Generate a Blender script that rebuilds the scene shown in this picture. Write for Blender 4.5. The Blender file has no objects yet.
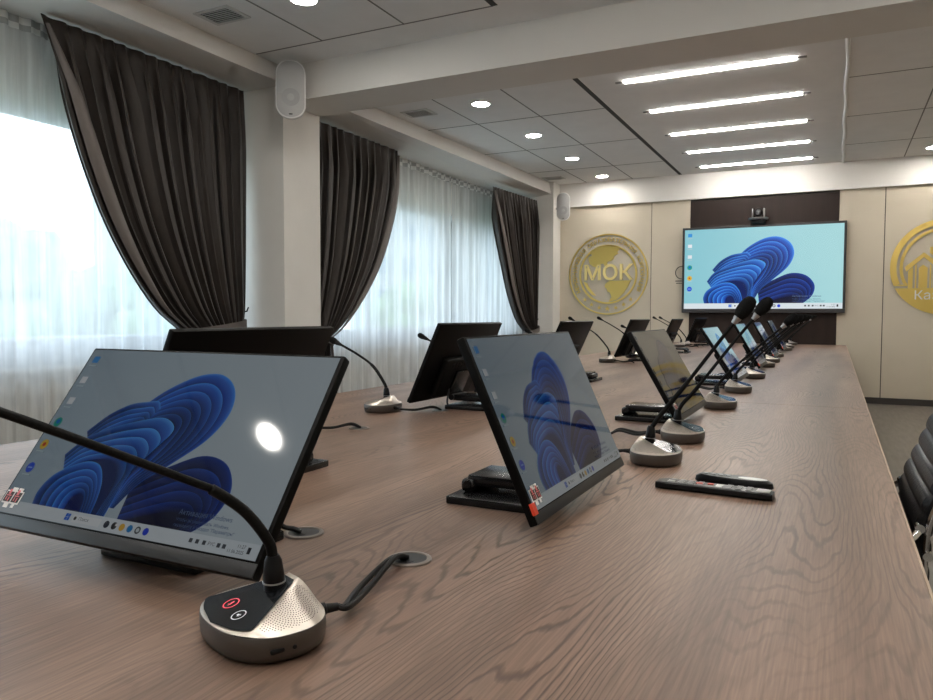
import bpy, bmesh, math, random
from mathutils import Vector, Matrix
random.seed(7)
R = math.radians
PI = math.pi
scene = bpy.context.scene
COL = scene.collection
T = 0.75          # table top height
CEIL = 3.107

# ------------------------------------------------------------------ materials
def mat(name, color=(0.5, 0.5, 0.5), rough=0.5, metal=0.0, spec=0.5, emit=None, estr=1.0, **kw):
    m = bpy.data.materials.new(name); m.use_nodes = True
    b = m.node_tree.nodes['Principled BSDF']
    b.inputs['Base Color'].default_value = (*color, 1)
    b.inputs['Roughness'].default_value = rough
    b.inputs['Metallic'].default_value = metal
    b.inputs['Specular IOR Level'].default_value = spec
    if emit:
        b.inputs['Emission Color'].default_value = (*emit, 1)
        b.inputs['Emission Strength'].default_value = estr
    for k, v in kw.items():
        b.inputs[k].default_value = v
    return m

def nd(m, t, **props):
    n = m.node_tree.nodes.new(t)
    for k, v in props.items():
        setattr(n, k, v)
    return n

def lk(m, a, b): m.node_tree.links.new(a, b)

def add_noise_color(m, c1, c2, scale=8.0, stretch=(1, 1, 1), bump=0.0, detail=4):
    b = m.node_tree.nodes['Principled BSDF']
    tc = nd(m, 'ShaderNodeTexCoord'); mp = nd(m, 'ShaderNodeMapping'); mp.inputs['Scale'].default_value = stretch
    nz = nd(m, 'ShaderNodeTexNoise'); nz.inputs['Scale'].default_value = scale; nz.inputs['Detail'].default_value = detail
    rp = nd(m, 'ShaderNodeValToRGB')
    rp.color_ramp.elements[0].color = (*c1, 1); rp.color_ramp.elements[1].color = (*c2, 1)
    rp.color_ramp.elements[0].position = 0.3; rp.color_ramp.elements[1].position = 0.7
    lk(m, tc.outputs['Object'], mp.inputs['Vector']); lk(m, mp.outputs[0], nz.inputs['Vector'])
    lk(m, nz.outputs['Fac'], rp.inputs['Fac']); lk(m, rp.outputs[0], b.inputs['Base Color'])
    if bump:
        bp = nd(m, 'ShaderNodeBump'); bp.inputs['Strength'].default_value = bump; bp.inputs['Distance'].default_value = 0.01
        lk(m, nz.outputs['Fac'], bp.inputs['Height']); lk(m, bp.outputs[0], b.inputs['Normal'])
    return m

def wood_material():
    m = mat('walnut_laminate', rough=0.42, spec=0.45)
    b = m.node_tree.nodes['Principled BSDF']
    tc = nd(m, 'ShaderNodeTexCoord')
    # cathedral contours: level lines of a noise field stretched along the table
    mp = nd(m, 'ShaderNodeMapping'); mp.inputs['Scale'].default_value = (1.0, 0.15, 1.0)
    nz = nd(m, 'ShaderNodeTexNoise'); nz.inputs['Scale'].default_value = 3.4; nz.inputs['Detail'].default_value = 1.5; nz.inputs['Roughness'].default_value = 0.45
    wob = nd(m, 'ShaderNodeTexNoise'); wob.inputs['Scale'].default_value = 38; wob.inputs['Detail'].default_value = 3
    lk(m, tc.outputs['Object'], mp.inputs['Vector']); lk(m, mp.outputs[0], nz.inputs['Vector']); lk(m, mp.outputs[0], wob.inputs['Vector'])
    sx = nd(m, 'ShaderNodeSeparateXYZ'); lk(m, tc.outputs['Object'], sx.inputs[0])
    m1 = nd(m, 'ShaderNodeMath', operation='MULTIPLY'); m1.inputs[1].default_value = 500.0; lk(m, nz.outputs['Fac'], m1.inputs[0])
    m2 = nd(m, 'ShaderNodeMath', operation='MULTIPLY'); m2.inputs[1].default_value = 330.0; lk(m, sx.outputs['X'], m2.inputs[0])
    m3 = nd(m, 'ShaderNodeMath', operation='ADD'); lk(m, m1.outputs[0], m3.inputs[0]); lk(m, m2.outputs[0], m3.inputs[1])
    m4 = nd(m, 'ShaderNodeMath', operation='MULTIPLY_ADD'); m4.inputs[1].default_value = 11.0; lk(m, wob.outputs['Fac'], m4.inputs[0]); lk(m, m3.outputs[0], m4.inputs[2])
    sn = nd(m, 'ShaderNodeMath', operation='SINE'); lk(m, m4.outputs[0], sn.inputs[0])
    line = nd(m, 'ShaderNodeMapRange'); line.inputs['From Min'].default_value = 0.42; line.inputs['From Max'].default_value = 1.0
    lk(m, sn.outputs[0], line.inputs['Value'])
    # patches where the grain is strong
    pt = nd(m, 'ShaderNodeTexNoise'); pt.inputs['Scale'].default_value = 2.2; pt.inputs['Detail'].default_value = 2
    mp2 = nd(m, 'ShaderNodeMapping'); mp2.inputs['Scale'].default_value = (2.6, 0.5, 1.0); mp2.inputs['Location'].default_value = (3.1, 1.7, 0)
    lk(m, tc.outputs['Object'], mp2.inputs['Vector']); lk(m, mp2.outputs[0], pt.inputs['Vector'])
    pr = nd(m, 'ShaderNodeMapRange'); pr.inputs['From Min'].default_value = 0.40; pr.inputs['From Max'].default_value = 0.66
    pr.inputs['To Min'].default_value = 0.16; pr.inputs['To Max'].default_value = 0.92
    lk(m, pt.outputs['Fac'], pr.inputs['Value'])
    gl = nd(m, 'ShaderNodeMath', operation='MULTIPLY'); lk(m, line.outputs[0], gl.inputs[0]); lk(m, pr.outputs[0], gl.inputs[1])
    # fine fibres
    mp3 = nd(m, 'ShaderNodeMapping'); mp3.inputs['Scale'].default_value = (1.0, 0.035, 1.0)
    fb = nd(m, 'ShaderNodeTexNoise'); fb.inputs['Scale'].default_value = 260; fb.inputs['Detail'].default_value = 3
    lk(m, tc.outputs['Object'], mp3.inputs['Vector']); lk(m, mp3.outputs[0], fb.inputs['Vector'])
    # broad board tone
    mp4 = nd(m, 'ShaderNodeMapping'); mp4.inputs['Scale'].default_value = (1.0, 0.07, 1.0)
    bd = nd(m, 'ShaderNodeTexNoise'); bd.inputs['Scale'].default_value = 6.5; bd.inputs['Detail'].default_value = 3
    lk(m, tc.outputs['Object'], mp4.inputs['Vector']); lk(m, mp4.outputs[0], bd.inputs['Vector'])
    rp = nd(m, 'ShaderNodeValToRGB')
    rp.color_ramp.elements[0].position = 0.34; rp.color_ramp.elements[0].color = (0.150, 0.093, 0.065, 1)
    rp.color_ramp.elements[1].position = 0.66; rp.color_ramp.elements[1].color = (0.275, 0.178, 0.129, 1)
    lk(m, bd.outputs['Fac'], rp.inputs['Fac'])
    mx = nd(m, 'ShaderNodeMixRGB', blend_type='MULTIPLY'); mx.inputs[0].default_value = 1.0
    fr = nd(m, 'ShaderNodeMapRange'); fr.inputs['From Min'].default_value = 0.3; fr.inputs['From Max'].default_value = 0.7; fr.inputs['To Min'].default_value = 0.72; fr.inputs['To Max'].default_value = 1.18
    lk(m, fb.outputs['Fac'], fr.inputs['Value'])
    lk(m, rp.outputs[0], mx.inputs[1]); lk(m, fr.outputs[0], mx.inputs[2])
    mx2 = nd(m, 'ShaderNodeMixRGB'); mx2.inputs[2].default_value = (0.062, 0.034, 0.024, 1)
    lk(m, gl.outputs[0], mx2.inputs[0]); lk(m, mx.outputs[0], mx2.inputs[1]); lk(m, mx2.outputs[0], b.inputs['Base Color'])
    bp = nd(m, 'ShaderNodeBump'); bp.inputs['Strength'].default_value = 0.12; bp.inputs['Distance'].default_value = 0.002; bp.invert = True
    ad = nd(m, 'ShaderNodeMath', operation='ADD'); lk(m, gl.outputs[0], ad.inputs[0]); lk(m, fb.outputs['Fac'], ad.inputs[1])
    lk(m, ad.outputs[0], bp.inputs['Height']); lk(m, bp.outputs[0], b.inputs['Normal'])
    return m

def sheer_material():
    m = bpy.data.materials.new('sheer_voile'); m.use_nodes = True
    nt = m.node_tree; nt.nodes.clear()
    out = nd(m, 'ShaderNodeOutputMaterial')
    tr = nd(m, 'ShaderNodeBsdfTransparent'); tr.inputs[0].default_value = (0.96, 0.975, 0.985, 1)
    df = nd(m, 'ShaderNodeBsdfDiffuse'); df.inputs[0].default_value = (0.88, 0.88, 0.87, 1)
    tl = nd(m, 'ShaderNodeBsdfTranslucent'); tl.inputs[0].default_value = (0.84, 0.87, 0.89, 1)
    m1 = nd(m, 'ShaderNodeMixShader'); m1.inputs[0].default_value = 0.68
    m2 = nd(m, 'ShaderNodeMixShader')
    tc = nd(m, 'ShaderNodeTexCoord'); mp = nd(m, 'ShaderNodeMapping'); mp.inputs['Scale'].default_value = (0, 1, 0.05)
    nz = nd(m, 'ShaderNodeTexNoise'); nz.inputs['Scale'].default_value = 17; nz.inputs['Detail'].default_value = 4
    mr = nd(m, 'ShaderNodeMapRange'); mr.inputs['From Min'].default_value = 0.32; mr.inputs['From Max'].default_value = 0.68
    mr.inputs['To Min'].default_value = 0.52; mr.inputs['To Max'].default_value = 0.86
    lk(m, tc.outputs['Object'], mp.inputs[0]); lk(m, mp.outputs[0], nz.inputs['Vector']); lk(m, nz.outputs['Fac'], mr.inputs['Value'])
    lk(m, df.outputs[0], m1.inputs[1]); lk(m, tl.outputs[0], m1.inputs[2])
    lk(m, mr.outputs[0], m2.inputs[0]); lk(m, tr.outputs[0], m2.inputs[1]); lk(m, m1.outputs[0], m2.inputs[2])
    lk(m, m2.outputs[0], out.inputs[0])
    return m

def glass_material():
    m = bpy.data.materials.new('window_glass'); m.use_nodes = True
    m.node_tree.nodes.clear()
    out = nd(m, 'ShaderNodeOutputMaterial'); tr = nd(m, 'ShaderNodeBsdfTransparent'); gl = nd(m, 'ShaderNodeBsdfGlossy')
    gl.inputs['Roughness'].default_value = 0.02; tr.inputs[0].default_value = (0.94, 0.97, 0.98, 1)
    fr = nd(m, 'ShaderNodeLayerWeight'); fr.inputs[0].default_value = 0.12
    mx = nd(m, 'ShaderNodeMixShader'); lk(m, fr.outputs[0], mx.inputs[0]); lk(m, tr.outputs[0], mx.inputs[1]); lk(m, gl.outputs[0], mx.inputs[2])
    lk(m, mx.outputs[0], out.inputs[0]); return m

def screen_material(name, rough=0.05, spec=0.2):
    m = mat(name, (0.004, 0.004, 0.005), rough, 0, spec)
    b = m.node_tree.nodes['Principled BSDF']
    at = nd(m, 'ShaderNodeAttribute', attribute_name='Col'); oi = nd(m, 'ShaderNodeObjectInfo')
    mx = nd(m, 'ShaderNodeMixRGB', blend_type='MULTIPLY'); mx.inputs[0].default_value = 1
    lk(m, at.outputs['Color'], mx.inputs[1]); lk(m, oi.outputs['Color'], mx.inputs[2]); lk(m, mx.outputs[0], b.inputs['Emission Color'])
    b.inputs['Emission Strength'].default_value = 1.0
    return m

M = {}
M['wood'] = wood_material()
M['edge'] = mat('table_edge_band', (0.42, 0.31, 0.23), 0.5)
M['table_leg'] = add_noise_color(mat('dark_laminate', rough=0.5), (0.10, 0.062, 0.045), (0.15, 0.10, 0.07), 30, (1, 1, 0.1))
M['wall'] = add_noise_color(mat('painted_wall', rough=0.8), (0.76, 0.74, 0.70), (0.80, 0.78, 0.74), 3)
M['beam'] = add_noise_color(mat('beam_paint', rough=0.8), (0.76, 0.74, 0.71), (0.79, 0.77, 0.74), 3)
M['ceiling'] = add_noise_color(mat('ceiling_paint', rough=0.85), (0.84, 0.84, 0.84), (0.88, 0.88, 0.88), 5)
M['joint'] = mat('ceiling_joint', (0.22, 0.22, 0.22), 0.8)
M['joint_dark'] = mat('ceiling_shadow_gap', (0.06, 0.06, 0.06), 0.8)
M['white'] = mat('white_trim', (0.80, 0.80, 0.79), 0.5)
M['panel'] = add_noise_color(mat('beige_wall_panel', rough=0.55), (0.53, 0.47, 0.375), (0.57, 0.51, 0.41), 1.5)
M['panel_dark'] = add_noise_color(mat('dark_brown_panel', rough=0.5, spec=0.2), (0.020, 0.0125, 0.0105), (0.027, 0.017, 0.014), 14, (1, 1, 0.12))
M['seam'] = mat('panel_seam', (0.05, 0.045, 0.04), 0.8)
M['floor'] = add_noise_color(mat('vinyl_floor', rough=0.45), (0.12, 0.105, 0.09), (0.175, 0.155, 0.135), 7, (4, 0.5, 1))
M['base'] = mat('dark_skirting', (0.035, 0.03, 0.028), 0.5)
M['black'] = mat('black_plastic', (0.006, 0.006, 0.007), 0.30, 0, 0.22)
M['panel_black'] = mat('monitor_black', (0.005, 0.005, 0.005), 0.42, 0, 0.08)
M['black_matte'] = add_noise_color(mat('black_textured_plastic', rough=0.5, spec=0.1), (0.006, 0.006, 0.006), (0.010, 0.010, 0.010), 300, bump=0.05)
M['charcoal'] = mat('charcoal_plastic', (0.028, 0.029, 0.031), 0.4, 0, 0.3)
M['stand'] = mat('stand_steel_dark', (0.009, 0.009, 0.010), 0.25, 0.0, 0.4)
M['body'] = mat('taupe_metallic_body', (0.105, 0.092, 0.082), 0.40, 0.6)
M['silver'] = mat('champagne_silver', (0.60, 0.545, 0.48), 0.33, 0.85)
M['touch'] = mat('touch_panel_glass', (0.010, 0.011, 0.013), 0.10, 0, 0.4)
M['grille'] = mat('grille_hole', (0.03, 0.024, 0.02), 0.7)
M['chrome'] = mat('chrome', (0.75, 0.75, 0.76), 0.12, 1.0)
M['foam'] = add_noise_color(mat('black_foam', rough=0.95, spec=0.1), (0.006, 0.006, 0.006), (0.014, 0.014, 0.014), 700, bump=0.5)
M['rubber'] = mat('cable_rubber', (0.007, 0.007, 0.007), 0.5, 0, 0.25)
M['red_led'] = mat('red_backlight', (0.3, 0.02, 0.03), 0.4, emit=(1.0, 0.12, 0.16), estr=0.6)
M['white_led'] = mat('white_print', (0.4, 0.4, 0.42), 0.4, emit=(0.7, 0.7, 0.75), estr=0.22)
M['dim_print'] = mat('dim_print', (0.06, 0.06, 0.065), 0.4)
M['grommet'] = mat('grommet_plastic', (0.17, 0.145, 0.125), 0.35)
M['screen'] = screen_material('lcd_screen')
M['tvscreen'] = screen_material('panel_display', 0.25, 0.3)
M['sticker_white'] = mat('sticker_white', (0.75, 0.73, 0.72), 0.5)
M['sticker_black'] = mat('sticker_black', (0.03, 0.02, 0.02), 0.5)
M['sticker_pink'] = mat('sticker_red_print', (0.70, 0.16, 0.18), 0.5)
M['sticker_red'] = mat('orange_red_label', (0.80, 0.07, 0.03), 0.5)
M['logo_grey'] = mat('printed_grey', (0.22, 0.22, 0.22), 0.5)
M['drape'] = mat('taupe_satin_drape', (0.050, 0.039, 0.034), 0.55, 0, 0.4)
M['drape'].node_tree.nodes['Principled BSDF'].inputs['Sheen Weight'].default_value = 0.10
add_noise_color(M['drape'], (0.028, 0.0215, 0.018), (0.039, 0.030, 0.0255), 40, (1, 1, 0.1))
M['lining'] = mat('grey_satin_edge', (0.125, 0.108, 0.10), 0.5, 0, 0.4)  # lining grey, lightened so its colour carries the satin sheen
M['sheer'] = sheer_material()
M['tape'] = mat('heading_tape', (0.56, 0.60, 0.61), 0.8)
_m = M['tape']; _b = _m.node_tree.nodes['Principled BSDF']; _tc = nd(_m, 'ShaderNodeTexCoord'); _mp = nd(_m, 'ShaderNodeMapping')
_mp.inputs['Rotation'].default_value = (0, R(90), 0); _sx = nd(_m, 'ShaderNodeSeparateXYZ'); _cx = nd(_m, 'ShaderNodeCombineXYZ')
_br = nd(_m, 'ShaderNodeTexChecker'); _br.inputs['Scale'].default_value = 1.0; _br.inputs[1].default_value = (0.42, 0.45, 0.46, 1); _br.inputs[2].default_value = (0.80, 0.83, 0.83, 1)
_s1 = nd(_m, 'ShaderNodeMath', operation='MULTIPLY'); _s1.inputs[1].default_value = 15.0; _s2 = nd(_m, 'ShaderNodeMath', operation='MULTIPLY'); _s2.inputs[1].default_value = 23.0
lk(_m, _tc.outputs['Object'], _sx.inputs[0]); lk(_m, _sx.outputs['Y'], _s1.inputs[0]); lk(_m, _sx.outputs['Z'], _s2.inputs[0])
lk(_m, _s1.outputs[0], _cx.inputs[0]); lk(_m, _s2.outputs[0], _cx.inputs[1]); _cx.inputs[2].default_value = 0.5
lk(_m, _cx.outputs[0], _br.inputs['Vector']); lk(_m, _br.outputs['Color'], _b.inputs['Base Color'])
M['glass'] = glass_material()
M['pvc'] = mat('blue_lit_pvc_frame', (0.62, 0.68, 0.76), 0.35)  # white frame; the bluish daylight on it is put into the colour
M['gold'] = mat('brushed_gold', (0.84, 0.63, 0.19), 0.28, 0.92)
M['pale_gold'] = mat('pale_gold', (0.95, 0.78, 0.33), 0.35, 0.6)
M['speaker'] = mat('white_speaker_case', (0.70, 0.70, 0.69), 0.45)
M['speaker_grille'] = add_noise_color(mat('speaker_mesh', rough=0.7), (0.36, 0.36, 0.36), (0.46, 0.46, 0.46), 900)
M['cone'] = mat('speaker_cone_shade', (0.33, 0.33, 0.33), 0.7)
M['lamp'] = mat('lamp_diffuser', (0.9, 0.9, 0.9), 0.5, emit=(1.0, 0.955, 0.88), estr=120)
M['tube'] = mat('tube_diffuser', (0.9, 0.9, 0.9), 0.5, emit=(1.0, 0.96, 0.90), estr=44)
M['leather'] = add_noise_color(mat('black_leather', rough=0.42, spec=0.25), (0.008, 0.008, 0.009), (0.013, 0.013, 0.014), 120, bump=0.15)
M['vent_dark'] = mat('vent_inside', (0.04, 0.04, 0.04), 0.8)
M['vent'] = mat('vent_frame', (0.62, 0.62, 0.61), 0.5)
M['tv_bezel'] = mat('tv_bezel_grey', (0.045, 0.045, 0.048), 0.35, 0.4)
M['radiator'] = mat('radiator_enamel', (0.70, 0.68, 0.64), 0.4)
M['key_grey'] = mat('rubber_key_grey', (0.30, 0.30, 0.30), 0.6)
M['key_red'] = mat('rubber_key_red', (0.55, 0.10, 0.08), 0.6)
M['key_white'] = mat('printed_white', (0.62, 0.62, 0.60), 0.5)
M['leaf'] = add_noise_color(mat('hazy_foliage', rough=0.9), (0.10, 0.17, 0.09), (0.24, 0.32, 0.18), 2.5, detail=8)  # outdoor haze is mixed into this pale green
M['trunk'] = mat('bark', (0.25, 0.21, 0.17), 0.9)
M['facade'] = add_noise_color(mat('pale_facade', rough=0.9), (0.30, 0.32, 0.33), (0.34, 0.36, 0.37), 2)  # pale grey has the distance haze painted in
M['facade_window'] = mat('far_window_glass', (0.16, 0.20, 0.24), 0.4)
M['ground'] = add_noise_color(mat('pale_ground', rough=0.95), (0.16, 0.19, 0.14), (0.24, 0.25, 0.20), 0.5)
M['metal_grey'] = mat('satin_grey_metal', (0.45, 0.45, 0.45), 0.35, 0.8)

# ------------------------------------------------------------------ mesh helpers
class MB:
    """collects shapes into one bmesh"""
    def __init__(self): self.bm = bmesh.new()
    def _xf(self, vs, mtx):
        if mtx is not None: bmesh.ops.transform(self.bm, matrix=mtx, verts=vs)
    def box(self, c, s, bev=0.0, seg=2, mtx=None):
        g = bmesh.ops.create_cube(self.bm, size=1.0); vs = g['verts']
        for v in vs: v.co = Vector((v.co.x * s[0], v.co.y * s[1], v.co.z * s[2]))
        if bev > 0:
            es = list({e for v in vs for e in v.link_edges})
            r = bmesh.ops.bevel(self.bm, geom=es, offset=min(bev, min(s) * 0.49), segments=seg, affect='EDGES', profile=0.5)
            vs = list({v for f in r['faces'] for v in f.verts} | {v for v in vs if v.is_valid})
        bmesh.ops.translate(self.bm, vec=Vector(c), verts=vs)
        self._xf(vs, mtx); return self
    def box2(self, a, b, bev=0.0, seg=2, mtx=None):
        return self.box([(a[i] + b[i]) / 2 for i in range(3)], [abs(b[i] - a[i]) for i in range(3)], bev, seg, mtx)
    def rings(self, rings, close=True, cap0=True, cap1=True):
        R_ = [[self.bm.verts.new(p) for p in r] for r in rings]
        n = len(R_[0])
        for a, b in zip(R_, R_[1:]):
            for i in range(n if close else n - 1):
                j = (i + 1) % n
                try: self.bm.faces.new((a[i], a[j], b[j], b[i]))
                except ValueError: pass
        if cap0: self.bm.faces.new(list(reversed(R_[0])))
        if cap1: self.bm.faces.new(R_[-1])
        return R_
    def cyl(self, a, b, r0, r1=None, n=20, caps=True):
        r1 = r0 if r1 is None else r1
        a = Vector(a); b = Vector(b); d = (b - a).normalized()
        u = d.orthogonal().normalized(); w = d.cross(u)
        self.rings([[p + (u * math.cos(t) + w * math.sin(t)) * r for t in [2 * PI * i / n for i in range(n)]] for p, r in ((a, r0), (b, r1))], cap0=caps, cap1=caps)
        return self
    def lathe(self, a, d, prof, n=24):
        """prof: list of (distance along d, radius)"""
        a = Vector(a); d = Vector(d).normalized(); u = d.orthogonal().normalized(); w = d.cross(u)
        self.rings([[a + d * h + (u * math.cos(t) + w * math.sin(t)) * max(r, 1e-5) for t in [2 * PI * i / n for i in range(n)]] for h, r in prof])
        return self
    def tube(self, pts, r, n=10):
        pts = [Vector(p) for p in pts]; k = len(pts)
        rs = r if isinstance(r, (list, tuple)) else [r] * k
        rings = []; u = None
        for i, p in enumerate(pts):
            d = (pts[min(i + 1, k - 1)] - pts[max(i - 1, 0)]).normalized()
            u = d.orthogonal().normalized() if u is None else (u - d * u.dot(d)).normalized()
            w = d.cross(u)
            rings.append([p + (u * math.cos(t) + w * math.sin(t)) * rs[i] for t in [2 * PI * q / n for q in range(n)]])
        self.rings(rings); return self
    def poly(self, pts):
        self.bm.faces.new([self.bm.verts.new(p) for p in pts]); return self
    def prism(self, pts2, f0, f1):
        """pts2 list of 2D, f0/f1 map 2D->3D for the two caps"""
        self.rings([[f0(*p) for p in pts2], [f1(*p) for p in pts2]]); return self
    def sphere(self, c, r, s=(1, 1, 1), sub=2, jitter=0):
        g = bmesh.ops.create_icosphere(self.bm, subdivisions=sub, radius=r)
        for v in g['verts']:
            k = 1 + random.uniform(-jitter, jitter)
            v.co = Vector((v.co.x * s[0] * k + c[0], v.co.y * s[1] * k + c[1], v.co.z * s[2] * k + c[2]))
        return self
    def mesh(self, name, m, smooth=True, fix=True):
        if fix: bmesh.ops.recalc_face_normals(self.bm, faces=self.bm.faces)
        me = bpy.data.meshes.new(name); self.bm.to_mesh(me); self.bm.free()
        me.materials.append(m)
        if smooth:
            me.polygons.foreach_set('use_smooth', [True] * len(me.polygons))
            try: me.set_sharp_from_angle(angle=R(38))
            except Exception: pass
        return me
    def build(self, name, m, parent=None, smooth=True, fix=True):
        return link(name, self.mesh(name, m, smooth, fix), parent)

def link(name, me, parent=None):
    o = bpy.data.objects.new(name, me); COL.objects.link(o)
    if parent is not None: o.parent = parent
    return o

def tag(o, label, cat, group=None):
    o['label'] = label; o['category'] = cat
    if group: o['group'] = group
    return o

def thing(name, label, cat, loc=(0, 0, 0), rz=0.0, group=None):
    o = bpy.data.objects.new(name, None); COL.objects.link(o)
    o.location = loc; o.rotation_euler = (0, 0, rz); o.empty_display_size = 0.1
    return tag(o, label, cat, group)

def struct(o): o['kind'] = 'structure'; return o

def spline(pts, n=8):
    """Catmull-Rom through pts"""
    P = [Vector(p) for p in pts]; P = [P[0] * 2 - P[1]] + P + [P[-1] * 2 - P[-2]]
    out = []
    for i in range(1, len(P) - 2):
        for k in range(n):
            t = k / n; a, b, c, d = P[i - 1], P[i], P[i + 1], P[i + 2]
            out.append(0.5 * ((2 * b) + (c - a) * t + (2 * a - 5 * b + 4 * c - d) * t * t + (3 * b - a - 3 * c + d) * t ** 3))
    out.append(P[-2]); return out

def text_mesh(body, size, extrude=0.0, align='CENTER', bold=0.0):
    cu = bpy.data.curves.new('t', 'FONT'); cu.body = body; cu.size = size; cu.extrude = extrude; cu.offset = bold
    cu.align_x = align; cu.align_y = 'CENTER'; cu.resolution_u = 3
    o = bpy.data.objects.new('t', cu); COL.objects.link(o)
    dg = bpy.context.evaluated_depsgraph_get(); dg.update()
    me = bpy.data.meshes.new_from_object(o.evaluated_get(dg))
    bpy.data.objects.remove(o); bpy.data.curves.remove(cu)
    return me

# ------------------------------------------------------------------ setting
XL = -4.95; XR = 2.2; YB = -2.6; YF = 10.79
def S(name, mb, m, smooth=False): return struct(mb.build(name, m, None, smooth))

S('floor', MB().box2((XL, YB - 0.1, -0.1), (XR + 0.1, YF + 0.1, 0)), M['floor'])
S('ceiling', MB().box2((XL, YB - 0.1, CEIL), (XR + 0.1, YF + 0.1, CEIL + 0.1)), M['ceiling'])
S('wall_right', MB().box2((XR, YB, 0), (XR + 0.1, YF, CEIL)), M['panel'])
S('wall_back', MB().box2((XL, YB - 0.1, 0), (XR, YB, CEIL)), M['wall'])
# far wall: beige panels with seams and one dark panel
mb = MB(); xs = [-4.5, -2.417, -1.87]
for a, b in ((-4.95, -2.420), (-2.412, -1.872), (0.004, 0.520), (0.530, 2.2)):
    mb.box2((a, YF, 0.08), (b, YF + 0.1, 2.77), 0.002, 1)
S('wall_front', mb, M['panel'])
S('trim_1', MB().box2((XL, YF + 0.008, 0), (XR, YF + 0.09, 2.77)), M['seam'])
S('wall_front_panel', MB().box2((-1.87, YF - 0.012, 0.08), (0.003, YF + 0.1, 2.725), 0.003, 1), M['panel_dark'])
S('baseboard_front', MB().box2((XL, YF - 0.02, 0), (XR, YF + 0.02, 0.08)), M['base'])
S('baseboard_right', MB().box2((XR - 0.015, YB, 0), (XR, YF, 0.08)), M['base'])
S('trim_2', MB().box2((XL, YF - 0.05, 2.755), (XR, YF + 0.1, CEIL)), M['beam'])          # far beam
S('trim_3', MB().box2((XL, 4.72, 2.825), (XR, 5.17, CEIL)), M['beam'])                    # cross beam
S('wall_column', MB().box2((XL, 4.72, 0), (-4.02, 5.19, CEIL)), M['wall'])
S('wall_column_front', MB().box2((XL, 10.47, 0), (-3.80, YF + 0.05, CEIL)), M['wall'])
# curtain soffits (box drop along the window wall)
def soffit(name, x0, x1, y0, y1, zf0, zf1, zb0, zb1):
    mb = MB()
    r = []
    for y, x, zf, zb in ((y0, x0, zf0, zb0), (y1, x1, zf1, zb1)):
        r.append([(XL, y, CEIL), (x, y, CEIL), (x + 0.03, y, zf), (x - 0.45, y, zb), (XL, y, zb)])
    mb.rings(r); S(name, mb, M['beam'])
soffit('trim_4', -4.01, -4.01, YB, 4.72, 2.96, 2.96, 2.965, 2.965)
soffit('trim_5', -4.02, -3.87, 5.17, 10.5, 2.96, 2.93, 2.945, 2.865)
# ceiling joints
mb = MB()
jz = CEIL - 0.002
def strip(mb, a, b, w):
    if abs(a[0] - b[0]) < 1e-6: mb.box2((a[0] - w, a[1], jz), (a[0] + w, b[1], jz + 0.004))
    else: mb.box2((a[0], a[1] - w, jz), (b[0], a[1] + w, jz + 0.004))
for y0, y1, ys in ((-2.6, 4.40, [-1.0, 0.36, 1.71, 3.05, 4.40]), (5.18, 10.72, [5.66, 7.0, 8.35, 9.7])):
    for x in (-3.378, -2.687, 0.71, 1.40): strip(mb, (x, y0), (x, y1), 0.006)
    for y in ys:
        strip(mb, (-4.0, y), (-2.02, y), 0.006); strip(mb, (0.05, y), (2.2, y), 0.006)
S('trim_6', mb, M['joint'])
mb = MB()
for y0, y1 in ((-2.6, 4.40), (5.18, 10.72)): strip(mb, (-2.007, y0), (-2.007, y1), 0.022)
S('trim_7', mb, M['joint_dark'])
mb = MB()
for y0, y1 in ((-2.6, 4.40), (5.18, 10.72)):
    p = [(0.035 + 0.006 * math.sin(y * 5), y, CEIL - 0.004) for y in [y0 + (y1 - y0) * i / 40 for i in range(41)]]
    mb.tube(p, 0.018, 8)
S('trim_8', mb, M['white'], True)

# window wall: piers, sill wall, lintel and two ribbon windows
XW = -4.72
GT, GB, SB = 2.49, 0.965, 0.775
mb = MB()
mb.box2((XL, YB, 0), (XW, YF, SB)); mb.box2((XL, YB, GT), (XW, YF, CEIL))
mb.box2((XL, 4.60, SB), (XW, 5.35, GT)); mb.box2((XL, 10.42, SB), (XW, YF, GT)); mb.box2((XL, YB, SB), (XW, -1.5, GT))
S('wall_left', mb, M['wall'])
for i, (y0, y1, nm) in enumerate(((-1.5, 4.60, 3), (5.35, 10.42, 3))):
    mb = MB(); d0, d1 = XW - 0.14, XW - 0.05
    mb.box2((d0, y0, GT - 0.07), (d1, y1, GT), 0.006); mb.box2((d0, y0, SB), (d1, y1, GB), 0.006)
    for k in range(nm + 1):
        y = y0 + (y1 - y0) * k / nm
        mb.box2((d0 + 0.01, y - 0.045, GB), (d1 - 0.01, y + 0.045, GT - 0.07), 0.006)
    w = struct(mb.build('window_%d' % (i + 1), M['pvc'], None, False))
    g = MB().poly([(XW - 0.10, y0, GB), (XW - 0.10, y1, GB), (XW - 0.10, y1, GT - 0.07), (XW - 0.10, y0, GT - 0.07)]).build('pane', M['glass'], w, False)
    MB().box2((XW - 0.05, y0, SB - 0.035), (XW + 0.09, y1, SB), 0.008).build('window_sill', M['white'], w, False)

# ------------------------------------------------------------------ outside
wd = bpy.data.worlds.new('sky'); scene.world = wd; wd.use_nodes = True
nt = wd.node_tree; bg = nt.nodes['Background']
tc = nt.nodes.new('ShaderNodeTexCoord'); sp = nt.nodes.new('ShaderNodeSeparateXYZ'); rp = nt.nodes.new('ShaderNodeValToRGB')
nt.links.new(tc.outputs['Generated'], sp.inputs[0]); nt.links.new(sp.outputs['Z'], rp.inputs['Fac']); nt.links.new(rp.outputs[0], bg.inputs['Color'])
rp.color_ramp.elements[0].position = 0.0; rp.color_ramp.elements[0].color = (0.74, 0.86, 0.96, 1)
rp.color_ramp.elements[1].position = 0.5; rp.color_ramp.elements[1].color = (0.76, 0.89, 1.0, 1)
bg.inputs['Strength'].default_value = 3.9

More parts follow.
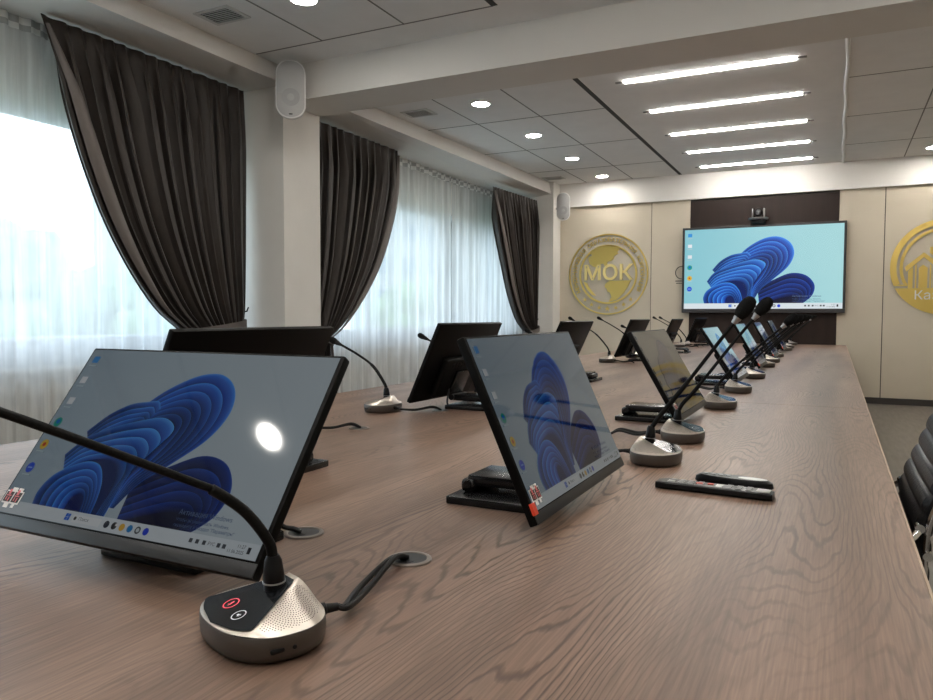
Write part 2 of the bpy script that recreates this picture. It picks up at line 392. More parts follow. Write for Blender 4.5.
struct(MB().box2((-160, -90, -7.2), (-5.2, 190, -7.0)).build('ground', M['ground'], None, False))
def tree(name, label, x, y, top, rad):
    t = thing(name, label, 'tree', (x, y, -7.0))
    mb = MB(); h = top + 7
    for k in range(26):
        a = random.uniform(0, 2 * PI); q = random.uniform(0, 1) ** 0.6 * rad; zz = random.uniform(h * 0.35, h * 0.95)
        sh = 1 - abs(zz / h - 0.6) * 0.9
        mb.sphere((q * sh * math.cos(a), q * sh * math.sin(a), zz), rad * random.uniform(0.28, 0.5), (1, 1, 0.85), 2, 0.14)
    mb.build('crown', M['leaf'], t, False)
    MB().cyl((0, 0, 0), (0, 0, h * 0.7), 0.28, 0.14, 12).build('trunk', M['trunk'], t)
TREES = [('hazy green tree outside the near window, leftmost of the trees', -27, 15.5, 4.0, 3.3),
         ('hazy green tree outside the near window, in front of the apartment block', -34, 24.5, 3.2, 3.4),
         ('hazy green tree outside the near window, right of the apartment block', -21, 20.5, 1.0, 2.4),
         ('pale green tree seen through the far sheer curtains', -25, 42, 3.0, 3.2),
         ('low pale green tree behind the far sheer curtains, right of the other', -23, 50, 2.4, 3.0)]
for lb, x, y, tp, rd in TREES: tree('tree', lb, x, y, tp, rd)
def block(label, cx, cy, w, d, z1, rz, rows, cols):
    t = thing('apartment_block', label, 'building', (cx, cy, -7), rz)
    H = z1 + 7
    MB().box2((-d / 2, -w / 2, 0), (d / 2, w / 2, H), 0.1).build('facade', M['facade'], t, False)
    for r in range(rows):
        for c in range(cols):
            y = -w / 2 + w * (c + 0.5) / cols; z = H * (r + 0.55) / rows
            MB().box2((d / 2 - 0.1, y - w / cols * 0.3, z - H / rows * 0.25), (d / 2 + 0.05, y + w / cols * 0.3, z + H / rows * 0.25)).build('window', M['facade_window'], t, False)
    MB().box2((-d / 2 - 0.2, -w / 2 - 0.2, H), (d / 2 + 0.2, w / 2 + 0.2, H + 0.35)).build('roof', M['facade'], t, False)
block('pale apartment block in the haze outside the near window', -69, 60, 12, 10, 14.5, R(-25), 8, 5)
block('tall pale apartment block outside the far window', -35, 56, 6.5, 8, 20, R(-40), 10, 3)

# ------------------------------------------------------------------ conference table
tb = thing('conference_table', 'long brown wood-grain conference table running to the display wall', 'table', (-0.99, 5.4, 0))
def L(x, y, z): return (x + 0.99, y - 5.4, z)
for y0, y1 in ((0.15, 3.346), (3.349, 7.0), (7.003, 10.66)):
    MB().box2(L(-2.108, y0, T - 0.036), L(0.120, y1, T), 0.0012, 1).build('table_top', M['wood'], tb, False)
MB().box2(L(0.1202, 0.15, T - 0.036), L(0.1245, 10.66, T - 0.0006), 0.0008, 1).build('edge_band', M['edge'], tb, False)
MB().box2(L(-2.1125, 0.15, T - 0.036), L(-2.1082, 10.66, T - 0.0006), 0.0008, 1).build('edge_band', M['edge'], tb, False)
for y in (0.6, 3.35, 7.0, 10.2):
    MB().box2(L(-1.75, y - 0.03, 0), L(-0.30, y + 0.03, T - 0.036), 0.003, 1).build('leg_panel', M['table_leg'], tb, False)
MB().box2(L(-1.02, 0.63, 0.1), L(-0.98, 10.17, T - 0.036), 0.003, 1).build('modesty_panel', M['table_leg'], tb, False)

# ------------------------------------------------------------------ screen picture (blue folded ribbons, icons, taskbar)
def lin(c): return tuple((v / 255) ** 2.2 for v in c)
class Art:
    def __init__(self, w, h, x0, z0, step):
        self.w, self.h, self.x0, self.z0, self.step = w, h, x0, z0, step
        self.v = []; self.f = []; self.c = []; self.layer = 0
    def pt(self, u, v): return (self.x0 + (u - 0.5) * self.w, -self.layer * self.step, self.z0 + v * self.h)
    def up(self): self.layer += 1
    def face(self, pts, cols):
        i = len(self.v)
        for p, c in zip(pts, cols): self.v.append(self.pt(*p)); self.c.append((*c, 1))
        self.f.append(list(range(i, i + len(pts))))
    def rect(self, u0, v0, u1, v1, c, c2=None):
        self.face([(u0, v0), (u1, v0), (u1, v1), (u0, v1)], [c, c, c2 or c, c2 or c])
    def disc(self, u, v, r, c, n=14):
        a = self.w / self.h
        self.face([(u + r * math.cos(2 * PI * k / n), v + r * a * math.sin(2 * PI * k / n)) for k in range(n)], [c] * n)
    def text(self, s, u, v, size, c, align='LEFT'):
        me = text_mesh(s, size * self.h, 0, align)
        i = len(self.v)
        for q in me.vertices:
            p = self.pt(u, v); self.v.append((p[0] + q.co.x, p[1], p[2] + q.co.y)); self.c.append((*c, 1))
        for p in me.polygons: self.f.append([i + k for k in p.vertices])
        bpy.data.meshes.remove(me)
    def mesh(self, name, m):
        me = bpy.data.meshes.new(name); me.from_pydata(self.v, [], self.f); me.update()
        at = me.color_attributes.new('Col', 'FLOAT_COLOR', 'POINT')
        for i, c in enumerate(self.c): at.data[i].color = c
        me.materials.append(m)
        for p in me.polygons:      # every face looks to the viewer (-Y)
            if p.normal.y > 0: p.flip()
        return me

def cat2(pts, n=6): return [(p.x, p.y) for p in spline([(a, b, 0) for a, b in pts], n)]
LOBES = [
 (5, [(470,505),(540,468),(620,436),(690,446),(730,490),(724,538),(690,572),(650,596)], [(480,585),(540,565),(590,552),(630,548),(650,552),(655,565),(648,578),(640,596)], (14,40,150), (38,108,230), 0.75),
 (6, [(372,350),(430,300),(500,265),(565,260),(618,290),(637,342),(612,402),(545,462),(490,505),(455,560)], [(404,392),(440,376),(480,372),(503,384),(504,402),(490,428),(472,458),(456,484),(446,508),(440,560)], (16,62,205), (70,160,250), 1.0),
 (4, [(250,412),(290,370),(340,342),(388,333),(420,330),(436,346)], [(272,436),(300,414),(340,394),(370,384),(392,380),(404,388)], (20,70,205), (84,170,248), 1.0),
 (5, [(224,468),(262,425),(330,396),(400,376),(460,366),(500,380),(504,402),(472,442),(448,492),(440,590)], [(250,505),(284,482),(330,470),(370,468),(398,478),(412,500),(417,522),(418,545),(416,565),(414,590)], (18,78,220), (92,180,252), 1.0),
 (5, [(216,590),(207,552),(224,516),(264,491),(310,476),(352,482),(382,512),(396,548),(402,590)], [(318,590),(318,562),(326,548),(340,543),(352,548),(358,558),(361,570),(363,580),(365,590)], (16,70,215), (80,168,250), 1.0),
]
def make_art(w, h, x0, z0, step, m, name, bg0, bg1, words=True):
    A = Art(w, h, x0, z0, step)
    A.face([(0, 0), (1, 0), (1, 1), (0, 1)], [bg0, bg1, bg1, bg0])
    for n, outer, inner, dark, light, gain in LOBES:
        O = cat2(outer); I = cat2(inner)
        for k in range(n):
            A.up()
            t0 = (k / n) ** 0.92; t1 = ((k + 1) / n) ** 0.92
            cs = []
            for t in (t0, t1):
                cs.append([((o[0] + (i[0] - o[0]) * t - 110) / 745, 1 - (o[1] + (i[1] - o[1]) * t - 210) / 395) for o, i in zip(O, I)])
            fan = [((p[0] + cs[0][-1][0]) / 2, 0) for p in cs[0]]
            a, b = cs
            q = len(a) - 1
            for j in range(q):
                f0, f1 = j / q, (j + 1) / q
                def col(f, w):
                    # w: 0 rim, 1 lit face, 2 mid, 3 shadowed fold
                    s = 0.5 + 0.5 * math.sin(f * 4.6 + k * 0.7 + n)
                    mix = (1.0, 0.62 + 0.2 * s, 0.30 + 0.2 * s, 0.0)[w]; br = (1.0, 0.95, 0.85, 0.42 + 0.25 * s)[w] * (0.72 + 0.36 * s)
                    return lin([min(255, gain * (dd + (ll - dd) * mix) * br) for dd, ll in zip(dark, light)])
                W = (0.0, 0.035, 0.34, 1.0)
                def at(j, w): return (a[j][0] + (b[j][0] - a[j][0]) * W[w], a[j][1] + (b[j][1] - a[j][1]) * W[w])
                for w in range(3):
                    c0 = 0 if w == 0 else w
                    A.face([at(j, w), at(j + 1, w), at(j + 1, w + 1), at(j, w + 1)],
                           [col(f0, w), col(f1, w), col(f1, w if w == 0 else w + 1), col(f0, w if w == 0 else w + 1)])
        # fill inside the innermost curve
        A.up(); A.face(cs[1], [lin([v * 0.42 * gain for v in dark])] * len(cs[1]))
    A.up()
    tbar = lin((222, 232, 238)); ic = [(60,150,225), (235,240,245), (230,236,240), (40,160,140), (225,190,60), (30,80,215)]
    A.rect(0, 0, 1, 0.068, tbar)
    for k, c in enumerate(ic):
        v = 0.94 - k * 0.136
        if k in (0, 1, 2): A.rect(0.022, v - 0.03, 0.050, v + 0.012, lin(c))
        else: A.disc(0.036, v - 0.008, 0.017, lin(c))
        A.rect(0.018, v - 0.052, 0.052, v - 0.045, lin((185, 205, 212)))
    A.up()
    A.disc(0.036, 0.94 - 3 * 0.136 - 0.004, 0.008, lin((30, 110, 210))); A.disc(0.036, 0.94 - 4 * 0.136 - 0.008, 0.007, lin((200, 70, 50)))
    A.rect(0.026, 0.94 - 5 * 0.136 - 0.012, 0.046, 0.94 - 5 * 0.136 - 0.004, lin((150, 180, 240)))
    # taskbar furniture
    for a_, b_ in ((0, 0), (0, 1), (1, 0), (1, 1)):
        A.rect(0.300 + a_ * 0.0105, 0.020 + b_ * 0.0175, 0.3095 + a_ * 0.0105, 0.036 + b_ * 0.0175, lin((20, 100, 215)))
    A.rect(0.332, 0.016, 0.445, 0.054, lin((236, 242, 245)))
    for k, c in enumerate([(60, 66, 78), (50, 50, 52), (228, 178, 60), (30, 130, 200), (70, 74, 80), (36, 70, 215)]):
        A.disc(0.470 + k * 0.030, 0.035, 0.0105, lin(c), 10)
    for u in (0.775, 0.797, 0.820, 0.868, 0.886): A.rect(u, 0.026, u + 0.011, 0.045, lin((70, 76, 84)))
    A.rect(0.966, 0.022, 0.976, 0.050, lin((40, 44, 52)))
    A.up()
    A.disc(0.342, 0.036, 0.0055, lin((70, 74, 80))); A.disc(0.590, 0.035, 0.006, lin((205, 215, 220))); A.rect(0.503, 0.035, 0.513, 0.047, lin((235, 235, 235)))
    if words:
        A.text('Поиск', 0.356, 0.036, 0.024, lin((90, 96, 104)))
        A.text('РУС', 0.838, 0.035, 0.021, lin((60, 66, 74)))
        A.text('11:27', 0.958, 0.047, 0.021, lin((60, 66, 74)), 'RIGHT')
        A.text('11.06.2025', 0.958, 0.022, 0.021, lin((60, 66, 74)), 'RIGHT')
        A.text('Активация Windows', 0.70, 0.150, 0.034, lin((96, 116, 150)))
        A.text('Чтобы активировать Windows,', 0.70, 0.115, 0.022, lin((80, 100, 140)))
        A.text('перейдите в раздел "Параметры"', 0.70, 0.090, 0.022, lin((80, 100, 140)))
    return A.mesh(name, m)

# ------------------------------------------------------------------ monitors
MW, MH = 0.54, 0.33
SCR_W, SCR_H, SCR_Z = 0.528, 0.304, 0.021
me_screen = make_art(SCR_W, SCR_H, 0, SCR_Z, 0.00003, M['screen'], 'screen', lin((158, 178, 192)), lin((200, 213, 220)))
mb = MB().box((0, 0.0085, MH / 2), (MW, 0.016, MH), 0.003)
me_panel = mb.mesh('panel', M['panel_black'])
me_chin = MB().box((0, 0.0025, 0.0095), (MW - 0.002, 0.006, 0.018), 0.001).mesh('chin', M['charcoal'])
mb = MB().box((0, 0.030, 0.105), (0.30, 0.030, 0.17), 0.012, 3)
for k in range(9): mb.box((-0.09 + k * 0.0225, 0.0455, 0.165), (0.010, 0.002, 0.022))
me_housing = mb.mesh('back_housing', M['black_matte'])
me_vesa = MB().box((0, 0.052, 0.085), (0.11, 0.014, 0.11), 0.004).box((0, 0.060, 0.032), (0.10, 0.020, 0.022), 0.004).mesh('mount_plate', M['stand'])
me_plate = MB().box2((-0.10, 0.070, 0.0), (0.10, 0.260, 0.016), 0.003).mesh('base_plate', M['stand'])
mb = MB().box2((-0.055, 0.075, 0.030), (0.055, 0.235, 0.052), 0.005)
mb.box2((-0.062, 0.215, 0.016), (0.062, 0.248, 0.044), 0.010, 3)
mb.cyl((-0.066, 0.230, 0.034), (0.066, 0.230, 0.034), 0.008)
me_arm = mb.mesh('stand_arm', M['stand'])
me_hinge = MB().cyl((-0.060, 0.078, 0.043), (0.060, 0.078, 0.043), 0.012).mesh('hinge', M['black'])
# sticker of two dark squares with a white outline
mb = MB()
mb.box((0, -0.0008, 0), (0.040, 0.0006, 0.021)); mb.box((-0.006, -0.0008, -0.0135), (0.010, 0.0006, 0.008)); mb.box((0.010, -0.0008, -0.0135), (0.006, 0.0006, 0.006)); mb.box((-0.004, -0.0008, 0.0125), (0.012, 0.0006, 0.006)); mb.box((0.010, -0.0008, 0.0125), (0.010, 0.0006, 0.006))
me_st = mb.mesh('touch_sticker', M['sticker_white'], False)
me_stb = MB().box((-0.0098, -0.0013, 0), (0.0165, 0.0005, 0.0165)).box((0.0098, -0.0013, 0), (0.0165, 0.0005, 0.0165)).mesh('print_square', M['sticker_black'], False)
mb = MB()
for cx in (-0.0098, 0.0098):
    mb.box((cx - 0.001, -0.0017, 0.008), (0.005, 0.0004, 0.008)); mb.box((cx, -0.0017, 0.002), (0.011, 0.0004, 0.0016)); mb.box((cx + 0.003, -0.0017, -0.004), (0.002, 0.0004, 0.007)); mb.box((cx - 0.003, -0.0017, -0.003), (0.0016, 0.0004, 0.006))
me_stp = mb.mesh('print_mark', M['sticker_pink'], False)
me_red = MB().box((0, 0.006, 0), (0.014, 0.0165, 0.020), 0.0006).mesh('inventory_label', M['sticker_red'], False)

def monitor(label, x, y, yaw, tilt, z0=0.035, glow=0.3, red=True, group='monitors along the table', badge=True):
    t = thing('monitor', label, 'monitor', (x, y, T), yaw, group)
    def P(name, me, tilted=True, loc=(0, 0, 0), parent=None):
        o = link(name, me, parent or t)
        if parent is None and tilted:
            o.rotation_euler = (-tilt, 0, 0)
            y_, z_ = loc[1], loc[2]; ca, sa = math.cos(tilt), math.sin(tilt)
            o.location = (loc[0], y_ * ca + z_ * sa, z0 - y_ * sa + z_ * ca)
        elif parent is not None: o.location = loc
        return o
    P('panel', me_panel); s = P('screen', me_screen, loc=(0, -0.0004, 0)); s.color = (glow, glow, glow, 1)
    P('chin', me_chin); P('back_housing', me_housing); P('mount_plate', me_vesa)
    P('base_plate', me_plate, False); a = P('stand_arm', me_arm, False); P('hinge', me_hinge, False, parent=a)
    st = P('touch_sticker', me_st, loc=(-MW / 2 + 0.029, -0.0015, 0.046))
    b = P('print_square', me_stb, parent=st); b2 = P('print_mark', me_stp, parent=st)
    if red: P('inventory_label', me_red, loc=(-MW / 2 + 0.0072, 0, 0.026))
    return t
H90 = PI / 2
monitor('large front monitor facing the camera, behind the nearest microphone', -0.904, 0.679, R(0.2), R(36.4), 0.046, 0.18, False)
for lb, x, y, tl, gl in [
    ('tilted monitor with a red label, beside the remote controls', -0.419, 1.366, 24.2, 0.135),
    ('dim reflective monitor, second of the right row, behind two long microphones', -0.433, 2.656, 30, 0.035),
    ('pale cyan lit monitor, third of the right row, between the microphone stems', -0.434, 4.188, 33, 0.30),
    ('narrow blue and white screen just right of the pale cyan monitor', -0.43, 5.40, 30, 0.12),
    ('narrow blue and white screen under the big display, second from the pale cyan monitor', -0.44, 6.75, 30, 0.12),
    ('farthest small lit screen of the right row', -0.46, 8.25, 28, 0.12)]:
    monitor(lb, x, y, H90, R(tl), 0.034, gl)
for lb, x, y, tl, yw in [
    ('black monitor back rising directly behind the large front monitor', -1.362, 1.351, 24.5, -90),
    ('black monitor back in the left row, in front of the sheer curtain', -1.447, 2.662, 24.2, -91),
    ('black monitor back in the left row, below the farthest brown drape', -1.46, 4.05, 24.5, -91),
    ('black monitor back below the round gold emblem, right of its microphone', -1.58, 6.08, 23.8, -92.5),
    ('small black monitor back right of the round gold emblem', -1.56, 7.55, 24.5, -90),
    ('farthest black monitor back in the left row, before the dark wall panel', -1.66, 9.70, 23, -95)]:
    monitor(lb, x, y, R(yw), R(tl), 0.042, 0.3)

# ------------------------------------------------------------------ gooseneck microphones
BA, BB = 0.083, 0.0625
def outline(t, k=1.0):
    c, s = math.cos(t), math.sin(t); e = 2 / EXP
    x = BA * k * abs(c) ** e * (1 if c > 0 else -1); y = BB * k * abs(s) ** e * (1 if s > 0 else -1)
    return x, y
def pw(y):     # half width of the touch panel
    f = (0.034 - y) / 0.085
    return 0.013 + 0.054 * max(0, f)
ZR = 0.031
def zp(y):
    f = max(0, min(1, (y + BB) / (2 * BB - 0.012)))
    return ZR + 0.0012 + 0.034 * f ** 1.15
EXP = 2.35
def ztop(x, y):
    k = ((abs(x) / BA) ** EXP + (abs(y) / BB) ** EXP) ** (1 / EXP)
    if k < 1e-4: return zp(y)
    ox, oy = x / k, y / k
    lo, hi = 0.0, 0.93
    def inside(q): return abs(q * ox) <= pw(q * oy) and q * oy <= 0.040
    if inside(hi): lo = hi
    else:
        for _ in range(16):
            m_ = (lo + hi) / 2
            if inside(m_): lo = m_
            else: hi = m_
    if k <= lo: return zp(y)
    s_ = min(1, (k - lo) / (1 - lo)); z0 = zp(lo * oy)
    return ZR + (z0 - ZR) * (1 - s_ ** 1.25)
N_ = 72; TH = [2 * PI * i / N_ for i in range(N_)]
mb = MB(); rg = []
for k, zf in ((0.92, 0.002), (0.965, 0.005), (0.99, 0.011), (1.0, 0.020), (0.998, ZR - 0.003), (0.985, ZR - 0.0004)):
    rg.append([(*outline(t, k), zf) for t in TH])
mb.rings(rg); me_mbody = mb.mesh('base_body', M['body'])
mb = MB(); rg = []
for k in (0.985, 0.97, 0.955, 0.94, 0.92, 0.89, 0.86, 0.82, 0.78, 0.72, 0.66, 0.58, 0.50, 0.40, 0.30, 0.2, 0.1, 0.02):
    rg.append([(*outline(t, k), ztop(*outline(t, k))) for t in TH])
mb.rings(rg, cap0=False); me_mtop = mb.mesh('top_cover', M['silver'])
def lim(y, k=0.93):
    q = min(1, abs(y) / (BB * k)); return BA * k * (1 - q ** EXP) ** (1 / EXP) if q < 1 else 0
mb = MB(); rows = []
ys = [0.034 - 0.0950 * i / 26 for i in range(27)]
for y in ys:
    w = max(0.0004, min(pw(y), lim(y)))
    rows.append([(w * s, y, zp(y) + 0.0009) for s in [-1 + 2 * j / 16 for j in range(17)]])
mb.rings(rows, close=False, cap0=False, cap1=False); me_touch = mb.mesh('touch_panel', M['touch'])
def grille(side):
    mb = MB(); cx, cy = side * 0.046, 0.012
    for ring in range(0, 17):
        r = 0.0029 * ring; n = max(1, int(2 * PI * r / 0.0030))
        for k in range(n):
            a = 2 * PI * k / n + ring * 0.4; x = cx + r * math.cos(a); y = cy + r * math.sin(a)
            if abs(x) < pw(y) + 0.004 or x * side < 0: continue
            if abs(y) > BB * 0.88 or abs(x) > lim(y, 0.90): continue
            z = ztop(x, y) + 0.00035; q = 0.00078
            sx = (ztop(x + .001, y) - ztop(x - .001, y)) / .002; sy = (ztop(x, y + .001) - ztop(x, y - .001)) / .002
            mb.poly([(x + q * math.cos(b), y + q * math.sin(b), z + q * (sx * math.cos(b) + sy * math.sin(b))) for b in [PI / 3 * i for i in range(6)]])
    return mb.mesh('speaker_grille', M['grille'], False)
me_gr = [grille(-1), grille(1)]
def icon(cx, cy, r, m, glyph):
    mb = MB(); n = 22
    def q(x, y): return (x, y, ztop(x, y) + 0.0013)
    for i in range(n):
        a, b = 2 * PI * i / n, 2 * PI * (i + 1) / n
        mb.poly([q(cx + r * math.cos(a), cy + r * math.sin(a)), q(cx + r * math.cos(b), cy + r * math.sin(b)), q(cx + r * .84 * math.cos(b), cy + r * .84 * math.sin(b)), q(cx + r * .84 * math.cos(a), cy + r * .84 * math.sin(a))])
    for pl in glyph: mb.poly([q(cx + x * r, cy + y * r) for x, y in pl])
    return mb.mesh('touch_button', m, False)
gl_mic = [[(-.14, -.1), (.14, -.1), (.16, .42), (-.16, .42)], [(-.3, -.25), (.3, -.25), (.3, -.17), (-.3, -.17)], [(-.05, -.45), (.05, -.45), (.05, -.25), (-.05, -.25)]]
me_ic1 = None
gl_spk = [[(-.35, -.15), (-.1, -.15), (-.1, .15), (-.35, .15)], [(-.1, -.15), (.12, -.35), (.12, .35), (-.1, .15)], [(.25, -.25), (.33, -.25), (.33, .25), (.25, .25)]]
me_ic1 = icon(-0.016, -0.030, 0.0095, M['red_led'], gl_mic); me_ic2 = icon(0.017, -0.036, 0.0085, M['white_led'], gl_spk)
me_id1 = icon(-0.016, -0.030, 0.0095, M['dim_print'], gl_mic); me_id2 = icon(0.017, -0.036, 0.0085, M['dim_print'], gl_spk)
mb = MB().box((BA * 0.965, -0.022, 0.017), (0.006, 0.016, 0.005), 0.002).box((BA * 0.985, -0.003, 0.017), (0.006, 0.005, 0.005), 0.002)
me_port = mb.mesh('port_slot', M['black'])
me_notch = MB().box((0.041, -0.0510, 0.0300), (0.012, 0.005, 0.004), 0.001).mesh('status_window', M['black'])
SY = 0.016     # where the stem leaves the base (behind the centre)
mb = MB().lathe((0, SY, 0.040), (0, -0.04, 1), [(0, 0.0125), (0.018, 0.0120), (0.020, 0.0128), (0.030, 0.0122), (0.046, 0.0100), (0.052, 0.0072)])
me_socket = mb.mesh('stem_socket', M['black'])
me_sring = MB().lathe((0, SY - 0.0008, 0.0600), (0, -0.04, 1), [(0, 0.0126), (0.0002, 0.0134), (0.0018, 0.0134), (0.002, 0.0126)]).mesh('socket_ring', M['metal_grey'])
me_plug = MB().lathe((0.014, 0.054, 0.019), (0.22, 1, -0.02), [(0, 0.0075), (0.018, 0.0075), (0.019, 0.006), (0.034, 0.0048)]).mesh('cable_plug', M['rubber'])
# stems: (distance towards the user, height) from the socket
STEMS = {
 'near': [(0, .088), (.006, .110), (.033, .148), (.069, .178), (.094, .192), (.25, .273), (.40, .345)],
 'steep': [(0, .085), (.022, .118), (.078, .192), (.150, .292), (.200, .362)],
 'steep2': [(0, .085), (.014, .112), (.050, .155), (.145, .285), (.210, .370)],
 'arch': [(0, .085), (.018, .112), (.072, .172), (.150, .246), (.245, .334)],
 'left': [(0, .085), (.010, .110), (.060, .172), (.130, .215), (.225, .258)],
 'left_tall': [(0, .085), (.020, .125), (.100, .215), (.190, .275), (.300, .335)],
}
mic_mesh = {}
def stem_meshes(kind, foam):
    if (kind, foam) in mic_mesh: return mic_mesh[(kind, foam)]
    pts = [Vector((0, SY - 0.002 - d, z)) for d, z in STEMS[kind]]
    sp_ = spline(pts, 10); n = len(sp_)
    rr = [0.0062 if i < n * 0.52 else 0.0046 for i in range(n)]
    neck = MB().tube(sp_, rr, 12).mesh('gooseneck', M['black_matte'])
    e = sp_[-1]; d = (sp_[-1] - sp_[-4]).normalized()
    collar = MB().lathe(e - d * 0.012, d, [(0, 0.0062), (0.010, 0.0078), (0.014, 0.0096), (0.020, 0.0096), (0.022, 0.008)]).mesh('collar', M['metal_grey'] if foam else M['black'])
    if foam: pr = [(0.004, 0.006), (0.008, 0.0125), (0.020, 0.0172), (0.036, 0.0182), (0.050, 0.0165), (0.060, 0.0115), (0.064, 0.005)]
    else: pr = [(0.004, 0.006), (0.008, 0.0095), (0.022, 0.0130), (0.036, 0.0130), (0.044, 0.0095), (0.048, 0.004)]
    head = MB().lathe(e, d, pr).mesh('microphone_head', M['foam'])
    mic_mesh[(kind, foam)] = (neck, collar, head); return mic_mesh[(kind, foam)]
def cable_mesh(dst):
    """cable from the plug to a grommet (local coordinates)"""
    a = Vector((0.0213, 0.0872, 0.0183)); g = Vector((dst[0], dst[1], 0.006))
    sd = Vector((g.y - a.y, a.x - g.x, 0)).normalized()
    mb = MB()
    for o1, o2, zz in ((-0.003, -0.012, 0.0), (0.003, 0.004, 0.004)):
        p1 = a + Vector((0.002, 0.012, -0.002)) + sd * o1
        p2 = a.lerp(g, 0.40) + sd * o2; p2.z = 0.0075 + zz
        p3 = a.lerp(g, 0.80) + sd * (o2 * 0.6); p3.z = 0.015 + zz
        e = g + sd * o1
        mb.tube(spline([a, p1, p2, p3, e, Vector((e.x, e.y, 0.0035))], 8), 0.0040, 8)
    return mb.mesh('cable', M['rubber'])
me_cab = cable_mesh((0.02, 0.215))
def microphone(label, x, y, yaw, stem, foam, cable=None, group='gooseneck microphones along the table'):
    t = thing('gooseneck_microphone', label, 'microphone', (x, y, T), yaw, group)
    link('base_body', me_mbody, t); tp = link('top_cover', me_mtop, t)
    for g in me_gr: link('speaker_grille', g, tp)
    pn = link('touch_panel', me_touch, t); 
    if stem == 'near':
        link('touch_button', me_ic1, pn)['label'] = 'red ringed microphone button'; link('touch_button', me_ic2, pn)['label'] = 'white ringed speaker button'
    else: link('touch_button', me_id1, pn); link('touch_button', me_id2, pn)
    link('port_slot', me_port, t); link('status_window', me_notch, pn)
    s = link('stem_socket', me_socket, t); link('socket_ring', me_sring, s)
    n, c, h = stem_meshes(stem, foam)
    link('gooseneck', n, t); link('collar', c, t); link('microphone_head', h, t)
    c = link('cable', me_cab if cable is None else cable_mesh(cable), t); link('cable_plug', me_plug, c)
    return t
me_grom = MB().lathe((0, 0, 0), (0, 0, 1), [(0, 0.034), (0.0026, 0.0335), (0.0034, 0.032), (0.0034, 0.027), (0.0022, 0.026)], 32).mesh('rim', M['grommet'])
me_grin = MB().lathe((0, 0, 0.0), (0, 0, 1), [(0, 0.0262), (0.0024, 0.026)], 32).mesh('cap', M['charcoal'])
me_grsl = MB().box((0, 0.010, 0.0025), (0.030, 0.012, 0.0006)).mesh('cable_slot', M['black'])
def grommet(label, x, y, rz=0):
    t = thing('cable_grommet', label, 'cable grommet', (x, y, T), rz, 'cable grommets in the table top')
    link('rim', me_grom, t); c = link('cap', me_grin, t); link('cable_slot', me_grsl, c)

# nearest unit, its cable drops into the grommet to its right
NX, NY, NYAW = -0.583, 0.641, R(-22)
def to_local(x, y, ox, oy, yaw):
    dx, dy = x - ox, y - oy; return (dx * math.cos(yaw) + dy * math.sin(yaw), -dx * math.sin(yaw) + dy * math.cos(yaw))
microphone('nearest silver and black gooseneck microphone, bottom left beside the front monitor', NX, NY, NYAW, 'near', True, to_local(-0.575, 0.940, NX, NY, NYAW))
grommet('cable grommet nearest the camera, fed by the nearest microphone', -0.569, 0.946, R(160))
grommet('cable grommet at the right edge of the large front monitor', -0.798, 0.980, R(150))
grommet('cable grommet between the front monitor and the left microphones, second along', -1.385, 1.985, R(60))
grommet('cable grommet beside the black monitor back before the sheer curtain', -1.363, 2.496, R(60))
RIGHT = [('long-stemmed microphone nearest the remote controls, its foam head against the big display', 1.875, 'steep', -0.400),
 ('second long-stemmed microphone behind the one nearest the remotes, in front of the dim monitor', 2.235, 'steep2', -0.400),
 ('arched microphone just past the dim reflective monitor, third of the right row', 3.10, 'arch', -0.410),
 ('arched microphone before the pale cyan monitor, fourth of the right row', 3.79, 'arch', -0.418),
 ('microphone just past the pale cyan monitor, fifth of the right row', 4.70, 'arch', -0.43),
 ('sixth microphone of the right row, counted from the remote controls', 5.78, 'arch', -0.45),
 ('seventh microphone of the right row, counted from the remote controls', 6.36, 'arch', -0.455),
 ('fourth microphone from the display wall in the right row', 7.22, 'arch', -0.475),
 ('third microphone from the display wall in the right row', 8.63, 'arch', -0.475),
 ('second microphone from the display wall in the right row', 9.40, 'arch', -0.49),
 ('microphone nearest the display wall at the far end of the right row', 10.30, 'arch', -0.50)]
for k, (lb, y, st, x) in enumerate(RIGHT):
    microphone(lb, x, y, H90 + R([0, 2, -3, 1][k % 4]), st, True)
LEFT = [('silver microphone base half hidden by the right edge of the front monitor', -1.55, 1.88, 'left', to_local(-1.385, 1.985, -1.55, 1.88, -H90)),
 ('silver microphone in the left row, beside the black monitor back before the sheers', -1.555, 2.39, 'left', to_local(-1.363, 2.496, -1.555, 2.39, -H90)),
 ('microphone whose head shows left of the black monitor back before the sheers', -1.56, 3.10, 'left', None),
 ('microphone whose stem end shows right of the black monitor back before the sheers', -1.56, 3.62, 'left', None),
 ('microphone whose head stands before the farthest brown drape', -1.57, 4.50, 'left', None),
 ('tall arched microphone before the beige wall below the gold emblem, its base uncovered', -1.62, 5.74, 'left_tall', None),
 ('microphone below the gold emblem, head just left of the monitor back there', -1.60, 6.48, 'left_tall', None),
 ('microphone just beyond the monitor back below the gold emblem', -1.60, 7.02, 'left', None),
 ('tall microphone beside the far small monitor back right of the gold emblem', -1.66, 9.00, 'left_tall', None),
 ('microphone at the far end of the left row, before the display wall', -1.66, 9.35, 'left_tall', None)]
for lb, x, y, st, cb in LEFT: microphone(lb, x, y, -H90, st, False, cb)
